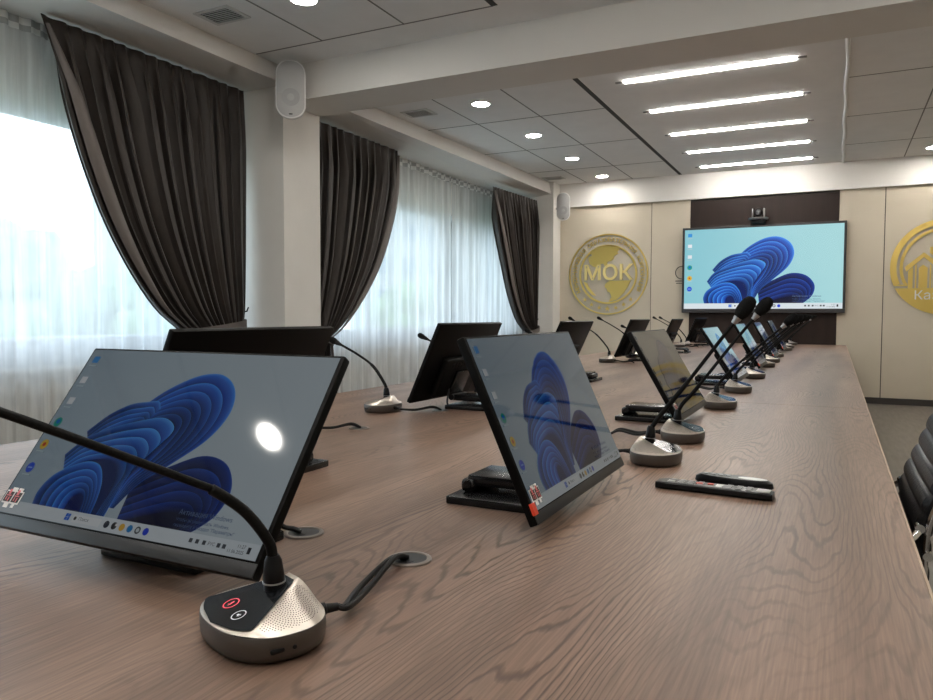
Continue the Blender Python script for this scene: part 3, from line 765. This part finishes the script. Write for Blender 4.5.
# loose display cable by the front monitor
def cable_thing(label, pts, r=0.0042):
    return tag(MB().tube(spline(pts, 8), r, 8).build('display_cable', M['rubber']), label, 'cable', 'display cables')
cable_thing('black cable from the front monitor into the grommet at its right edge', [(-0.87, 0.95, T + 0.10), (-0.845, 0.945, T + 0.055), (-0.825, 0.955, T + 0.018), (-0.81, 0.968, T + 0.010), (-0.80, 0.976, T + 0.004)])
cable_thing('black cable looping from the monitor back before the sheers', [(-1.38, 2.60, T + 0.075), (-1.37, 2.57, T + 0.02), (-1.355, 2.60, T + 0.006), (-1.33, 2.68, T + 0.006), (-1.30, 2.74, T + 0.006)])

# ------------------------------------------------------------------ remote controls
def remote(label, x, y, rz, Lg, W, Hh, big):
    t = thing('remote_control', label, 'remote control', (x, y, T), rz, 'remote controls on the table')
    if big:
        mb = MB(); n = 14; rg = []
        for i in range(n + 1):
            f = i / n; xx = -Lg / 2 + Lg * f; e = min(1, min(f, 1 - f) / 0.05); w = W / 2 * (0.72 + 0.28 * math.sqrt(max(0, 1 - (1 - e) ** 2))) * (1 - 0.10 * math.sin(PI * f))
            h = Hh * (0.86 + 0.14 * e)
            rg.append([(xx, -w * .86, 0.001), (xx, -w, h * .35), (xx, -w * .97, h * .85), (xx, -w * .86, h), (xx, w * .86, h), (xx, w * .97, h * .85), (xx, w, h * .35), (xx, w * .86, 0.001)])
        mb.rings(rg); mb.build('shell', M['black'], t)
        for i in (0, 1, 2, 3, 6, 7, 8):
            for j in (-1, 0, 1): MB().box((-Lg * 0.36 + i * 0.0195, j * 0.0125, Hh + 0.0006), (0.012, 0.008, 0.0024), 0.001).build('key', M['key_grey'], t)
        for c_, s_ in (((-0.028, 0.0), (0.014, 0.012)), ((-0.006, 0.004), (0.012, 0.010))): MB().box((*c_, Hh + 0.0008), (*s_, 0.0026), 0.001).build('key', M['key_red'], t)['label'] = 'reddish key'
        for c_, s_ in (((-0.086, -0.004), (0.014, 0.018)), ((0.012, -0.002), (0.013, 0.024))): MB().box((*c_, Hh + 0.0005), (*s_, 0.0020), 0.001).build('key', M['key_white'], t)['label'] = 'white key'
        MB().box((Lg * 0.42, 0, Hh + 0.0003), (0.026, W * .6, 0.0012), 0.0005).build('face_plate', M['metal_grey'], t)
    else:
        mb = MB(); n = 36; rg = []
        def ol(k, z): return [(Lg / 2 * k * math.copysign(abs(math.cos(a)) ** .8, math.cos(a)), W / 2 * k * math.copysign(abs(math.sin(a)) ** .8, math.sin(a)), z) for a in [2 * PI * i / n for i in range(n)]]
        rg = [ol(.9, .001), ol(1, Hh * .4), ol(.97, Hh * .8), ol(.86, Hh)]
        mb.rings(rg); mb.build('shell', M['black'], t)
        mb = MB(); n2 = 28
        mb.poly([(Lg * 0.24 + 0.030 * math.cos(a), 0.013 * math.sin(a), Hh + 0.0006) for a in [2 * PI * i / n2 for i in range(n2)]]); mb.build('face_plate', M['key_white'], t)
        for i in range(4): MB().cyl((-Lg * .36 + i * 0.016, 0, Hh - 0.001), (-Lg * .36 + i * 0.016, 0, Hh + 0.002), 0.0055).build('key', M['key_grey'], t)
remote('long black remote control with many keys, in front on the table', -0.222, 1.600, R(-3.5), 0.235, 0.050, 0.016, True)
remote('rounded black remote with a pale oval face, behind the long remote', -0.190, 1.668, R(-8), 0.165, 0.046, 0.024, False)

# ------------------------------------------------------------------ display wall
tv = thing('wall_display', 'large wall display showing blue ribbons on a cyan desktop', 'display', (-0.930, YF - 0.012, 1.165))
W_, H_ = 2.055, 1.185
mb = MB(); fr = 0.030
for a, b in (((-W_/2, -0.085, 0), (W_/2, 0, 0.055)), ((-W_/2, -0.085, H_-fr), (W_/2, 0, H_)), ((-W_/2, -0.085, 0.055), (-W_/2+fr, 0, H_-fr)), ((W_/2-fr, -0.085, 0.055), (W_/2, 0, H_-fr))): mb.box2(a, b, 0.004)
mb.build('frame', M['tv_bezel'], tv, False)
MB().box2((-W_/2+fr, -0.07, 0.055), (W_/2-fr, -0.01, H_-fr)).build('back_panel', M['black'], tv, False)
s = link('screen', make_art(W_-2*fr, H_-fr-0.055, 0, 0.055, 0.0003, M['tvscreen'], 'display_screen', lin((140, 203, 216)), lin((172, 222, 226))), tv)
s.location = (0, -0.0712, 0); s.color = (0.74, 0.74, 0.74, 1)
cm = thing('conference_camera', 'black and silver conference camera on a shelf above the wall display', 'camera', (-0.965, YF - 0.13, 2.362))
MB().lathe((0, 0, 0.048), (0, 0, 1), [(0, 0.06), (0.006, 0.125), (0.018, 0.132), (0.026, 0.120), (0.034, 0.05)], 32).build('base', M['metal_grey'], cm)
MB().box2((-0.085, -0.05, 0.0), (0.085, 0.117, 0.048), 0.006).build('shelf_bracket', M['black'], cm)
mb = MB()
for s_ in (-1, 1): mb.box((s_ * 0.072, 0, 0.135), (0.018, 0.06, 0.13), 0.008)
mb.build('yoke', M['metal_grey'], cm)
mb = MB().sphere((0, 0, 0.145), 0.060, (1, 1, 1.05), 3).cyl((0, -0.045, 0.145), (0, -0.075, 0.145), 0.034); mb.build('camera_head', M['black'], cm)
MB().cyl((0, -0.074, 0.145), (0, -0.078, 0.145), 0.024).build('lens', M['touch'], cm)

# gold emblems
def wall_pt(cx, cz, y): return lambda u, v: (cx + u, y, cz + v)
def add_ring(mb, r0, r1, a0, a1, y0, y1, n=72):
    for i in range(n):
        a, b = a0 + (a1 - a0) * i / n, a0 + (a1 - a0) * (i + 1) / n
        q = [(r1 * math.cos(a), r1 * math.sin(a)), (r1 * math.cos(b), r1 * math.sin(b)), (r0 * math.cos(b), r0 * math.sin(b)), (r0 * math.cos(a), r0 * math.sin(a))]
        mb.rings([[(x, y0, z) for x, z in q], [(x, y1, z) for x, z in q]])
def add_poly(mb, q, y0, y1): mb.rings([[(x, y0, z) for x, z in q], [(x, y1, z) for x, z in q]])
def add_text(mb, s, size, fx, ext, bold=0.0):
    me = text_mesh(s, size, ext, 'CENTER', bold)
    vs = [mb.bm.verts.new(fx(*v.co)) for v in me.vertices]
    for p in me.polygons:
        try: mb.bm.faces.new([vs[i] for i in p.vertices])
        except ValueError: pass
    bpy.data.meshes.remove(me)
em = thing('wall_emblem', 'round gold MOK globe emblem with stars, left of the display', 'emblem', (-3.052, YF, T + 0.985))
ya, yb = 0.0, -0.016
mb = MB(); add_ring(mb, 0.580, 0.600, 0, 2 * PI, ya, yb); mb.build('ring', M['gold'], em, False); mb = MB(); add_ring(mb, 0.412, 0.440, 0, 2 * PI, ya, yb); mb.build('ring', M['gold'], em, False)
K = 0.6 / 290
NA = [(215,262),(212,240),(240,222),(225,210),(265,178),(300,172),(330,158),(395,156),(440,186),(420,206),(432,214),(398,236),(400,250),(378,268),(352,272),(348,300),(330,300),(322,284),(290,290),(268,312),(245,302),(222,285)]
SA = [(340,428),(372,408),(522,408),(500,455),(470,500),(420,545),(362,558),(385,525),(372,492),(355,486),(350,468),(333,450)]
SL = [(178,412),(205,424),(212,445),(240,480),(272,516),(240,508),(205,468),(188,440)]
mb = MB()
for pl in (NA, SA, SL): add_poly(mb, [((x - 355) * K, (362 - y) * K) for x, y in pl], ya, yb)
mb.build('globe_map', M['gold'], em, False)
mb = MB(); add_text(mb, 'МОК', 0.305, lambda x, y, z: (x * 1.06, -0.014 - z, y + 0.012), 0.010, 0.006); mb.build('lettering', M['pale_gold'], em, False)
mb = MB(); txt = 'МЕЖДУНАРОДНАЯ ОБРАЗОВАТЕЛЬНАЯ КОРПОРАЦИЯ'
for i, ch in enumerate(txt):
    if ch == ' ': continue
    a = R(208) + (R(-27) - R(208)) * i / (len(txt) - 1); ca, sa = math.cos(a), math.sin(a); rr = 0.510
    add_text(mb, ch, 0.082, lambda x, y, z, ca=ca, sa=sa: (rr * ca + x * sa + y * ca, -0.007 - z, rr * sa - x * ca + y * sa), 0.006, 0.001)
mb.build('ring_lettering', M['gold'], em, False)
for i in range(7):
    a = R(227 + i * 43 / 3); r0 = 0.042 if i == 3 else 0.034; cx, cz = 0.510 * math.cos(a), 0.510 * math.sin(a)
    mb = MB(); add_poly(mb, [(cx + (r0 if k % 2 == 0 else r0 * .42) * math.cos(PI / 2 + k * PI / 5), cz + (r0 if k % 2 == 0 else r0 * .42) * math.sin(PI / 2 + k * PI / 5)) for k in range(10)], ya, yb)
    mb.build('star', M['gold'], em, False)
# right emblem
e2 = thing('wall_emblem', 'round gold emblem with a gabled building, at the right edge', 'emblem', (1.185, YF, T + 0.985))
mb = MB(); add_ring(mb, 0.520, 0.592, R(203), R(-23), ya, yb); mb.build('ring', M['gold'], e2, False); mb = MB(); add_ring(mb, 0.452, 0.488, R(206), R(-26), ya, yb, 60); mb.build('ring', M['gold'], e2, False); mb = MB()
add_poly(mb, [(-0.545, -0.232), (-0.395, -0.232), (-0.400, -0.195), (-0.420, -0.195), (-0.425, -0.215), (-0.545, -0.215)], ya, yb); mb.build('ring_foot', M['gold'], e2, False)
mb = MB(); a0 = math.asin(-0.262 / 0.592)
add_poly(mb, [(0.592 * math.cos(a), 0.592 * math.sin(a)) for a in [a0 + (-PI - 2 * a0) * i / 40 for i in range(41)]], ya, yb); mb.build('base_segment', M['gold'], e2, False)
K2 = 1 / 512
def zz(q): return [((x - 458) * K2, (355 - y) * K2) for x, y in q]
mb = MB()
for q in ([(297,352),(400,262),(503,352),(503,380),(490,378),(400,292),(318,372),(304,382)], [(316,380),(342,352),(342,488),(316,488)], [(354,345),(362,338),(362,488),(354,488)],
          [(374,360),(398,340),(422,360),(422,488),(374,488)], [(434,338),(442,345),(442,488),(434,488)], [(454,352),(480,380),(480,488),(454,488)], [(432,228),(475,228),(475,262),(452,285),(432,266)],
          [(500,300),(540,262),(600,320),(600,488),(575,488),(575,335),(540,300),(510,330)], [(525,345),(555,345),(555,488),(525,488)]): add_poly(mb, [(x - 0.115, z) for x, z in zz(q)], ya, yb)
mb.build('building_relief', M['gold'], e2, False)
mb = MB(); add_text(mb, 'Каз', 0.155, lambda x, y, z: (x - 0.195, -0.020 - z, y - 0.355), 0.004, 0.0); mb.build('lettering', M['white'], e2, False)
# mark half hidden behind the display
e3 = thing('wall_emblem', 'thin gold ring mark peeking out at the left edge of the display', 'emblem', (-1.975, YF, T + 0.985))
mb = MB(); add_ring(mb, 0.085, 0.095, 0, 2 * PI, ya, yb, 32); add_poly(mb, [(-0.09, -0.125), (0.09, -0.125), (0.09, -0.112), (-0.09, -0.112)], ya, yb); add_poly(mb, [(-0.08, -0.155), (0.08, -0.155), (0.08, -0.145), (-0.08, -0.145)], ya, yb); mb.build('ring', M['joint_dark'], e3, False)

# ------------------------------------------------------------------ drapes and sheers
def interp(tab, z):
    for (z0, v0), (z1, v1) in zip(tab, tab[1:]):
        if z0 >= z >= z1:
            f = (z0 - z) / (z0 - z1) if z0 != z1 else 0; return v0 + (v1 - v0) * f
    return tab[0][1] if z > tab[0][0] else tab[-1][1]
def smooth_tab(tab, n=6): return [(p.x, p.y) for p in spline([(z, v, 0) for z, v in tab], n)]
def drape(label, x0, x1, y0, y1, Ltab, Rtab, ztie, pleats, lead, tie_side):
    """Ltab/Rtab: (z, y) edges of the swept cloth"""
    t = thing('drape', label, 'drape', (0, (y0 + y1) / 2, 0), 0)
    oy = (y0 + y1) / 2
    Ls = smooth_tab(Ltab); Rs = smooth_tab(Rtab); zt = Ltab[0][0]
    zs = [zt - (zt - ztie) * i / 34 for i in range(35)] + [ztie - (ztie - 0.02) * i / 10 for i in range(1, 11)]
    NS = pleats * 12
    def pos(s, z):
        f = (zt - z) / (zt - ztie); below = max(0, (ztie - z) / ztie)
        yl, yr = interp(Ls, z), interp(Rs, z)
        if below: 
            c = (yl + yr) / 2; w = (yr - yl); yl, yr = interp(Ls, ztie), interp(Rs, ztie)
            if tie_side > 0: yl -= below * 0.12
            else: yr += below * 0.12
        f = min(1, f)
        gath = 1.0 - 0.35 * math.sin(PI * min(1, f) * 0.5)
        ph = 2 * PI * pleats * s
        wob = 0.5 * math.sin(ph * 0.37 + 2.1) + 0.4 * math.sin(ph * 0.21 + 0.7)
        amp = 0.010 + 0.050 * min(1, f * 5) * gath
        fold = math.sin(ph + wob * 1.4); sharp = math.copysign(abs(fold) ** 0.75, fold)
        y = yl + (yr - yl) * s + (yr - yl) / pleats * 0.22 * math.sin(2 * ph + 1.0) * min(1, f * 4)
        xb = x0 + (x1 - x0) * (y - y0) / (y1 - y0)
        return (xb + amp * sharp * (1 + 0.3 * wob) + 0.05 * min(1, f) * math.sin(PI * s), y - oy, z)
    for nm, s0, s1, m in (('cloth', 0.0, 1.0, M['drape']), ('leading_edge', -1, -1, M['lining'])):
        if nm == 'leading_edge':
            if not lead: continue
            a, b = (0.0, 0.05) if lead < 0 else (0.95, 1.0)
            mb = MB(); rows = []
            for z in [q for q in zs if q < zt - 0.02]:
                f = min(1, (zt - z) / (zt - ztie)); wd = 0.012 + 0.10 * math.sin(PI * f) ** 0.8 if z >= ztie else 0.03
                p = pos(0 if lead < 0 else 1, z)
                rows.append([(p[0] + 0.012 + 0.03 * min(1, 3 * f) + 0.02 * math.sin(PI * j / 5), p[1] + (j / 5) * wd * (1 if lead < 0 else -1) * 1.0, z) for j in range(6)])
            mb.rings(rows, close=False, cap0=False, cap1=False); mb.build(nm, m, t)
        else:
            mb = MB(); mb.rings([[pos(i / NS, z) for i in range(NS + 1)] for z in zs], close=False, cap0=False, cap1=False); mb.build(nm, m, t)
    ye = interp(Rs, ztie) if tie_side > 0 else interp(Ls, ztie); yo = interp(Ls, ztie) if tie_side > 0 else interp(Rs, ztie)
    xb = x0 + (x1 - x0) * ((ye + yo) / 2 - y0) / (y1 - y0)
    pts = []
    for k in range(25):
        a = 2 * PI * k / 24
        c = (ye + yo) / 2; w = abs(ye - yo) / 2 + 0.03
        pts.append((xb + 0.02 + 0.115 * math.sin(a), c + w * math.cos(a) - oy, ztie + 0.04 * math.cos(a) * (1 if tie_side > 0 else -1)))
    mb = MB(); mb.rings([[(p[0], p[1], p[2] - 0.035) for p in pts], [(p[0], p[1], p[2] + 0.035) for p in pts]], close=False, cap0=False, cap1=False)
    mb.build('tieback', M['lining'], t)
    hk = MB().tube([(xb - 0.05, ye + tie_side * 0.045 - oy, ztie + 0.13), (xb + 0.02, ye + tie_side * 0.05 - oy, ztie + 0.14), (xb + 0.05, ye + tie_side * 0.035 - oy, ztie + 0.17)], 0.006, 8).build('hook', M['black'], t)
    return t
c1L = [(2.95, 2.93), (2.65, 3.00), (2.29, 3.10), (1.99, 3.21), (1.71, 3.34), (1.41, 3.53), (1.16, 3.74), (1.01, 3.95)]
c1R = [(2.95, 4.66), (2.0, 4.65), (1.2, 4.635), (1.01, 4.60)]
drape('large brown drape swept to the right beside the near window', -4.38, -4.38, 2.93, 4.66, c1L, c1R, 1.01, 15, -1, 1)
c2L = [(2.92, 5.30), (2.0, 5.30), (1.2, 5.31), (0.90, 5.34)]
c2R = [(2.92, 6.97), (2.50, 6.92), (2.05, 6.76), (1.64, 6.54), (1.28, 6.23), (1.02, 5.92), (0.90, 5.70)]
drape('brown drape swept to the left, just right of the white column', -4.34, -4.34, 5.30, 6.97, c2L, c2R, 0.90, 13, 1, -1)
c3L = [(2.845, 9.04), (2.49, 9.07), (2.16, 9.18), (1.83, 9.33), (1.43, 9.52), (1.07, 9.79), (0.90, 10.05)]
c3R = [(2.845, 10.44), (2.0, 10.44), (1.2, 10.43), (0.90, 10.42)]
drape('farthest brown drape swept to the right, beside the far corner', -4.15, -4.06, 9.04, 10.44, c3L, c3R, 0.90, 16, -1, 1)
def sheer(label, x0, x1, y0, y1, zt0, zt1, waves):
    t = thing('sheer_curtain', label, 'curtain', (0, (y0 + y1) / 2, 0)); oy = (y0 + y1) / 2
    n = int((y1 - y0) * 90); rows = []
    for j in range(13):
        row = []
        for i in range(n + 1):
            f = i / n; y = y0 + (y1 - y0) * f; zt = zt0 + (zt1 - zt0) * f; z = zt - (zt - 0.015) * j / 12
            ph = y * waves
            a = (0.022 + 0.014 * math.sin(y * 1.7 + 1)) * (0.5 + 0.5 * min(1, j / 3))
            row.append((x0 + (x1 - x0) * f + a * math.sin(ph + 0.9 * math.sin(y * 3.1) + j * 0.05) + 0.008 * math.sin(ph * 2.3 + 1), y - oy, z))
        rows.append(row)
    mb = MB(); mb.rings(rows, close=False, cap0=False, cap1=False); mb.build('voile', M['sheer'], t)
    mb = MB(); mb.rings([[(x + 0.018, y, z) for x, y, z in r] for r in ([(p[0], p[1], p[2] - 0.002) for p in rows[0]], [(p[0], p[1], p[2] - 0.085) for p in rows[0]])], close=False, cap0=False, cap1=False); mb.build('heading_tape', M['tape'], t, False)
sheer('white sheer curtain over the near window, left of the large drape', -4.565, -4.565, -1.6, 4.62, 2.96, 2.96, 34)
sheer('white sheer curtain over the far window, left half beside the column drape', -4.53, -4.47, 5.30, 8.52, 2.94, 2.895, 30)
sheer('white sheer curtain over the far window, right half beside the farthest drape', -4.47, -4.36, 8.53, 10.46, 2.895, 2.865, 30)
# radiator behind the near sheer
rd = thing('radiator', 'white radiator under the near window, faint behind the sheer', 'radiator', (XW + 0.06, 2.95, 0.12))
mb = MB()
for k in range(14): mb.box((0, -0.55 + k * 0.085, 0.28), (0.07, 0.07, 0.52), 0.02, 3)
mb.build('column_fins', M['radiator'], rd)
MB().cyl((0, -0.63, 0.06), (0, 0.63, 0.06), 0.02).cyl((0, -0.63, 0.50), (0, 0.63, 0.50), 0.02).build('pipe', M['radiator'], rd)
MB().box((0, -0.4, -0.06), (0.05, 0.03, 0.12), 0.004).box((0, 0.4, -0.06), (0.05, 0.03, 0.12), 0.004).build('foot', M['radiator'], rd)

# ------------------------------------------------------------------ speakers, lamps, vents
def speaker(label, x, y, z, rz, w, h, wall_dir):
    t = thing('wall_speaker', label, 'speaker', (x, y, z), rz, 'white wall speakers')
    def rr(w, h, r, y, n=8):
        o = []
        for cx, cz, a0 in ((w/2-r, h/2-r, 0), (-w/2+r, h/2-r, 90), (-w/2+r, -h/2+r, 180), (w/2-r, -h/2+r, 270)):
            o += [(cx + r * math.cos(R(a0 + 90 * k / n)), y, cz + r * math.sin(R(a0 + 90 * k / n))) for k in range(n + 1)]
        return o
    rad = w * 0.47
    mb = MB(); mb.rings([rr(w*.7, h*.78, rad*.7, 0.13), rr(w*.95, h*.96, rad*.95, 0.06), rr(w, h, rad, 0.0), rr(w, h, rad, -0.012), rr(w*.93, h*.965, rad*.93, -0.016)]); mb.build('case', M['speaker'], t)
    mb = MB(); mb.rings([rr(w*.92, h*.955, rad*.92, -0.0165), rr(w*.88, h*.93, rad*.88, -0.020)]); mb.build('grille', M['speaker_grille'], t)
    mb = MB(); add_ring(mb, w*.12, w*.30, 0, 2*PI, -0.0202, -0.0208, 28)
    for v in mb.bm.verts: v.co.z -= h * 0.14
    mb.build('woofer', M['cone'], t, False)
    MB().box((0, -0.0215, -h*.43), (w*.12, 0.002, h*.02), 0.0005).build('badge', M['black'], t)
    MB().tube([(0, 0.12, 0), Vector((0, 0.12, 0)).lerp(Vector(wall_dir), .5) + Vector((0, 0.02, 0)), wall_dir], 0.018, 10).build('bracket', M['speaker'], t)
speaker('white wall speaker on the near column by the large drape', -3.755, 4.50, T + 2.085, R(36), 0.225, 0.44, (-0.12, 0.22, 0))
speaker('small white wall speaker in the far corner above the gold emblem', -3.58, 10.28, T + 1.95, R(22), 0.195, 0.40, (-0.10, 0.19, 0))

me_rim = MB().lathe((0, 0, 0), (0, 0, -1), [(0, 0.098), (0.006, 0.096), (0.009, 0.088), (0.009, 0.082), (0.004, 0.081)], 32).mesh('rim', M['white'])
me_dif = MB().lathe((0, 0, -0.002), (0, 0, -1), [(0, 0.082), (0.003, 0.081), (0.0045, 0.07)], 32).mesh('diffuser', M['lamp'])
def downlight(label, x, y):
    t = thing('downlight', label, 'ceiling light', (x, y, CEIL), 0, 'round ceiling downlights'); link('rim', me_rim, t); link('diffuser', me_dif, t)
for i, y in enumerate((6.34, 7.69, 9.02, 10.35)):
    downlight('round ceiling downlight past the beam, %s of the left row' % ('nearest the beam', 'second from the beam', 'third from the beam', 'farthest from the beam')[i], -3.03, y)
for i, y in enumerate((3.775, 2.40, 1.0, -0.42)):
    downlight(('round ceiling downlight cut off by the top edge of the picture', 'round ceiling downlight above the near window, second before the beam', 'round ceiling downlight above the near window, third before the beam', 'round ceiling downlight mirrored in the front monitor screen')[i], (-3.04, -3.04, -3.04, -2.83)[i], y)
for i, y in enumerate((10.28, 9.0, 7.69, 6.34, 3.775, 2.5, 1.23, -0.04)):
    downlight(('round ceiling downlight at the right edge above the gabled emblem',)[0] if i == 0 else 'round ceiling downlight of the right row, number %s from the display wall' % ('one two three four five six seven eight'.split()[i]), 0.985, y)
me_tb = MB().box((0, 0, -0.006), (1.342, 0.052, 0.012), 0.003).mesh('diffuser', M['tube'])
me_tc = [MB().box((s * 0.708, 0, -0.004), (0.07, 0.032, 0.008), 0.002).mesh('end_cap', M['joint']) for s in (-1, 1)]
NM = ('nearest the beam and longest looking', 'second from the beam', 'third, in the middle of the five', 'fourth from the beam', 'nearest the display wall')
for i, y in enumerate((6.29, 7.305, 8.33, 9.315, 10.292)):
    t = thing('linear_light', 'glowing linear ceiling light, ' + NM[i], 'ceiling light', (-0.989, y, CEIL), 0, 'linear ceiling lights')
    link('diffuser', me_tb, t); [link('end_cap', c, t) for c in me_tc]
for i, y in enumerate((-1.2, 0.0, 1.2, 2.4)):
    t = thing('linear_light', 'linear ceiling light above the near end of the table, %s' % ('hindmost', 'second from the back', 'third from the back', 'foremost')[i], 'ceiling light', (-0.989, y, CEIL), 0, 'linear ceiling lights')
    link('diffuser', me_tb, t); [link('end_cap', c, t) for c in me_tc]
mb = MB().box2((-0.15, -0.11, -0.008), (0.15, -0.085, 0)).box2((-0.15, 0.085, -0.008), (0.15, 0.11, 0)).box2((-0.15, -0.085, -0.008), (-0.12, 0.085, 0)).box2((0.12, -0.085, -0.008), (0.15, 0.085, 0))
me_vf = mb.mesh('frame', M['vent'], False)
me_vb = MB().box((0, 0, -0.001), (0.24, 0.17, 0.002)).mesh('opening', M['vent_dark'], False)
mb = MB()
for k in range(7): mb.box((0, -0.069 + k * 0.023, -0.005), (0.24, 0.0025, 0.006), 0, 1, None)
me_vs = mb.mesh('louvre', M['vent'], False)
for lb, x, y in (('square ceiling vent above the large drape', -3.69, 3.737), ('square ceiling vent just past the beam on the left', -3.716, 6.366), ('small looking ceiling vent near the far corner', -3.70, 10.2)):
    t = thing('ceiling_vent', lb, 'vent', (x, y, CEIL), 0, 'ceiling vents'); link('frame', me_vf, t); link('opening', me_vb, t); link('louvre', me_vs, t)

# ------------------------------------------------------------------ office chair tucked at the right edge
ch = thing('office_chair', 'black ribbed leather office chair with chrome arms at the right table edge', 'chair', (0.02, 1.96, 0), 0)
# faces -X; local = world offset
def pad(pts, w, th, ribs, name):
    """ribbed cushion along a side profile (x, z) with thickness, spanning y"""
    pr = spline([(x, 0, z) for x, z in pts], 40); n = len(pr); rg = []
    for i, p in enumerate(pr):
        d = (pr[min(i + 1, n - 1)] - pr[max(i - 1, 0)]).normalized(); nn = Vector((d.z, 0, -d.x))
        puff = th * (0.45 + 0.55 * abs(math.sin(PI * ribs * i / (n - 1))) ** 0.35)
        e = 0.35 if i in (0, n - 1) else 1
        ring = []
        for yy, k in ((-w/2, 0.3), (-w/2 + 0.012, 0.8), (0, 1.0), (w/2 - 0.012, 0.8), (w/2, 0.3)): ring.append(p - nn * (puff if k > .5 else th) * k * e + Vector((0, yy, 0)))
        for yy, k in ((w/2, 0.3), (w/2 - 0.012, 0.8), (0, 0.8), (-w/2 + 0.012, 0.8), (-w/2, 0.3)): ring.append(p + nn * puff * k * e + Vector((0, yy, 0)))
        rg.append(ring)
    mb = MB(); mb.rings(rg); return mb.build(name, M['leather'], ch)
back = [(0.130, 0.455), (0.142, 0.56), (0.152, 0.70), (0.192, 0.81), (0.238, 0.93), (0.300, 1.09)]
seat = [(-0.40, 0.44), (-0.36, 0.475), (-0.25, 0.478), (-0.10, 0.465), (0.05, 0.452), (0.115, 0.46)]
pad(back, 0.46, 0.022, 14, 'backrest'); pad(seat, 0.46, 0.024, 10, 'seat')
for s_ in (-1, 1):
    yy = s_ * 0.238
    MB().tube(spline([(x + 0.004, yy, z) for x, z in seat[:4]] + [(0.10, yy, 0.450), (0.146, yy, 0.56)] + [(x + 0.004, yy, z) for x, z in back[2:]], 8), 0.0060, 10).build('side_frame', M['chrome'], ch)
    yo = s_ * 0.275
    MB().tube(spline([(0.142, yy, 0.690), (0.11, yo, 0.672), (0.03, yo, 0.668), (-0.12, yo, 0.668), (-0.20, yo, 0.655), (-0.225, yo, 0.60), (-0.22, yy, 0.49)], 8), 0.0075, 10).build('armrest', M['chrome'], ch)
    for x, z in ((0.140, 0.695), (0.155, 0.640)): MB().cyl((x, yy - 0.012, z), (x, yy + 0.012, z), 0.009).build('knob', M['chrome'], ch)
MB().cyl((-0.14, 0, 0.12), (-0.14, 0, 0.42), 0.026).build('gas_lift', M['chrome'], ch)
MB().box((-0.14, 0, 0.425), (0.24, 0.30, 0.03), 0.008).build('seat_plate', M['black'], ch)
mb = MB()
for k in range(5):
    a = 2 * PI * k / 5 + 0.3; c, s_ = math.cos(a), math.sin(a)
    mb.tube([(-0.14, 0, 0.125), (-0.14 + 0.16 * c, 0.16 * s_, 0.105), (-0.14 + 0.30 * c, 0.30 * s_, 0.075)], [0.024, 0.019, 0.014], 10)
mb.build('star_base', M['chrome'], ch)
for k in range(5):
    a = 2 * PI * k / 5 + 0.3; c, s_ = math.cos(a), math.sin(a); px, py = -0.14 + 0.30 * c, 0.30 * s_
    MB().cyl((px - 0.022 * s_, py + 0.022 * c, 0.029), (px + 0.022 * s_, py - 0.022 * c, 0.029), 0.029).cyl((px, py, 0.03), (px, py, 0.075), 0.008).build('caster', M['black'], ch)

# ------------------------------------------------------------------ camera and render look
cam = bpy.data.cameras.new('camera'); co = bpy.data.objects.new('camera', cam); COL.objects.link(co)
cam.sensor_width = 36.0; cam.lens = 36.0 * 737.7 / 933.0; cam.clip_start = 0.02; cam.clip_end = 400
yaw, pitch, roll = -0.464118, -0.046882, -0.002512
f = Vector((math.sin(yaw) * math.cos(pitch), math.cos(yaw) * math.cos(pitch), math.sin(pitch)))
r = Vector((math.cos(yaw), -math.sin(yaw), 0)); d = f.cross(r)
c_, s_ = math.cos(roll), math.sin(roll)
r2 = r * c_ + d * s_; d2 = d * c_ - r * s_
co.matrix_world = Matrix(((r2.x, -d2.x, -f.x, 0), (r2.y, -d2.y, -f.y, 0), (r2.z, -d2.z, -f.z, T + 0.37), (0, 0, 0, 1)))
scene.camera = co
scene.view_settings.view_transform = 'Standard'
scene.view_settings.look = 'None'
scene.view_settings.exposure = 0.28
scene.cycles.use_denoising = True
scene.cycles.max_bounces = 8
scene.cycles.transparent_max_bounces = 16
scene.cycles.sample_clamp_indirect = 6.0
scene.cycles.caustics_reflective = False
scene.cycles.caustics_refractive = False
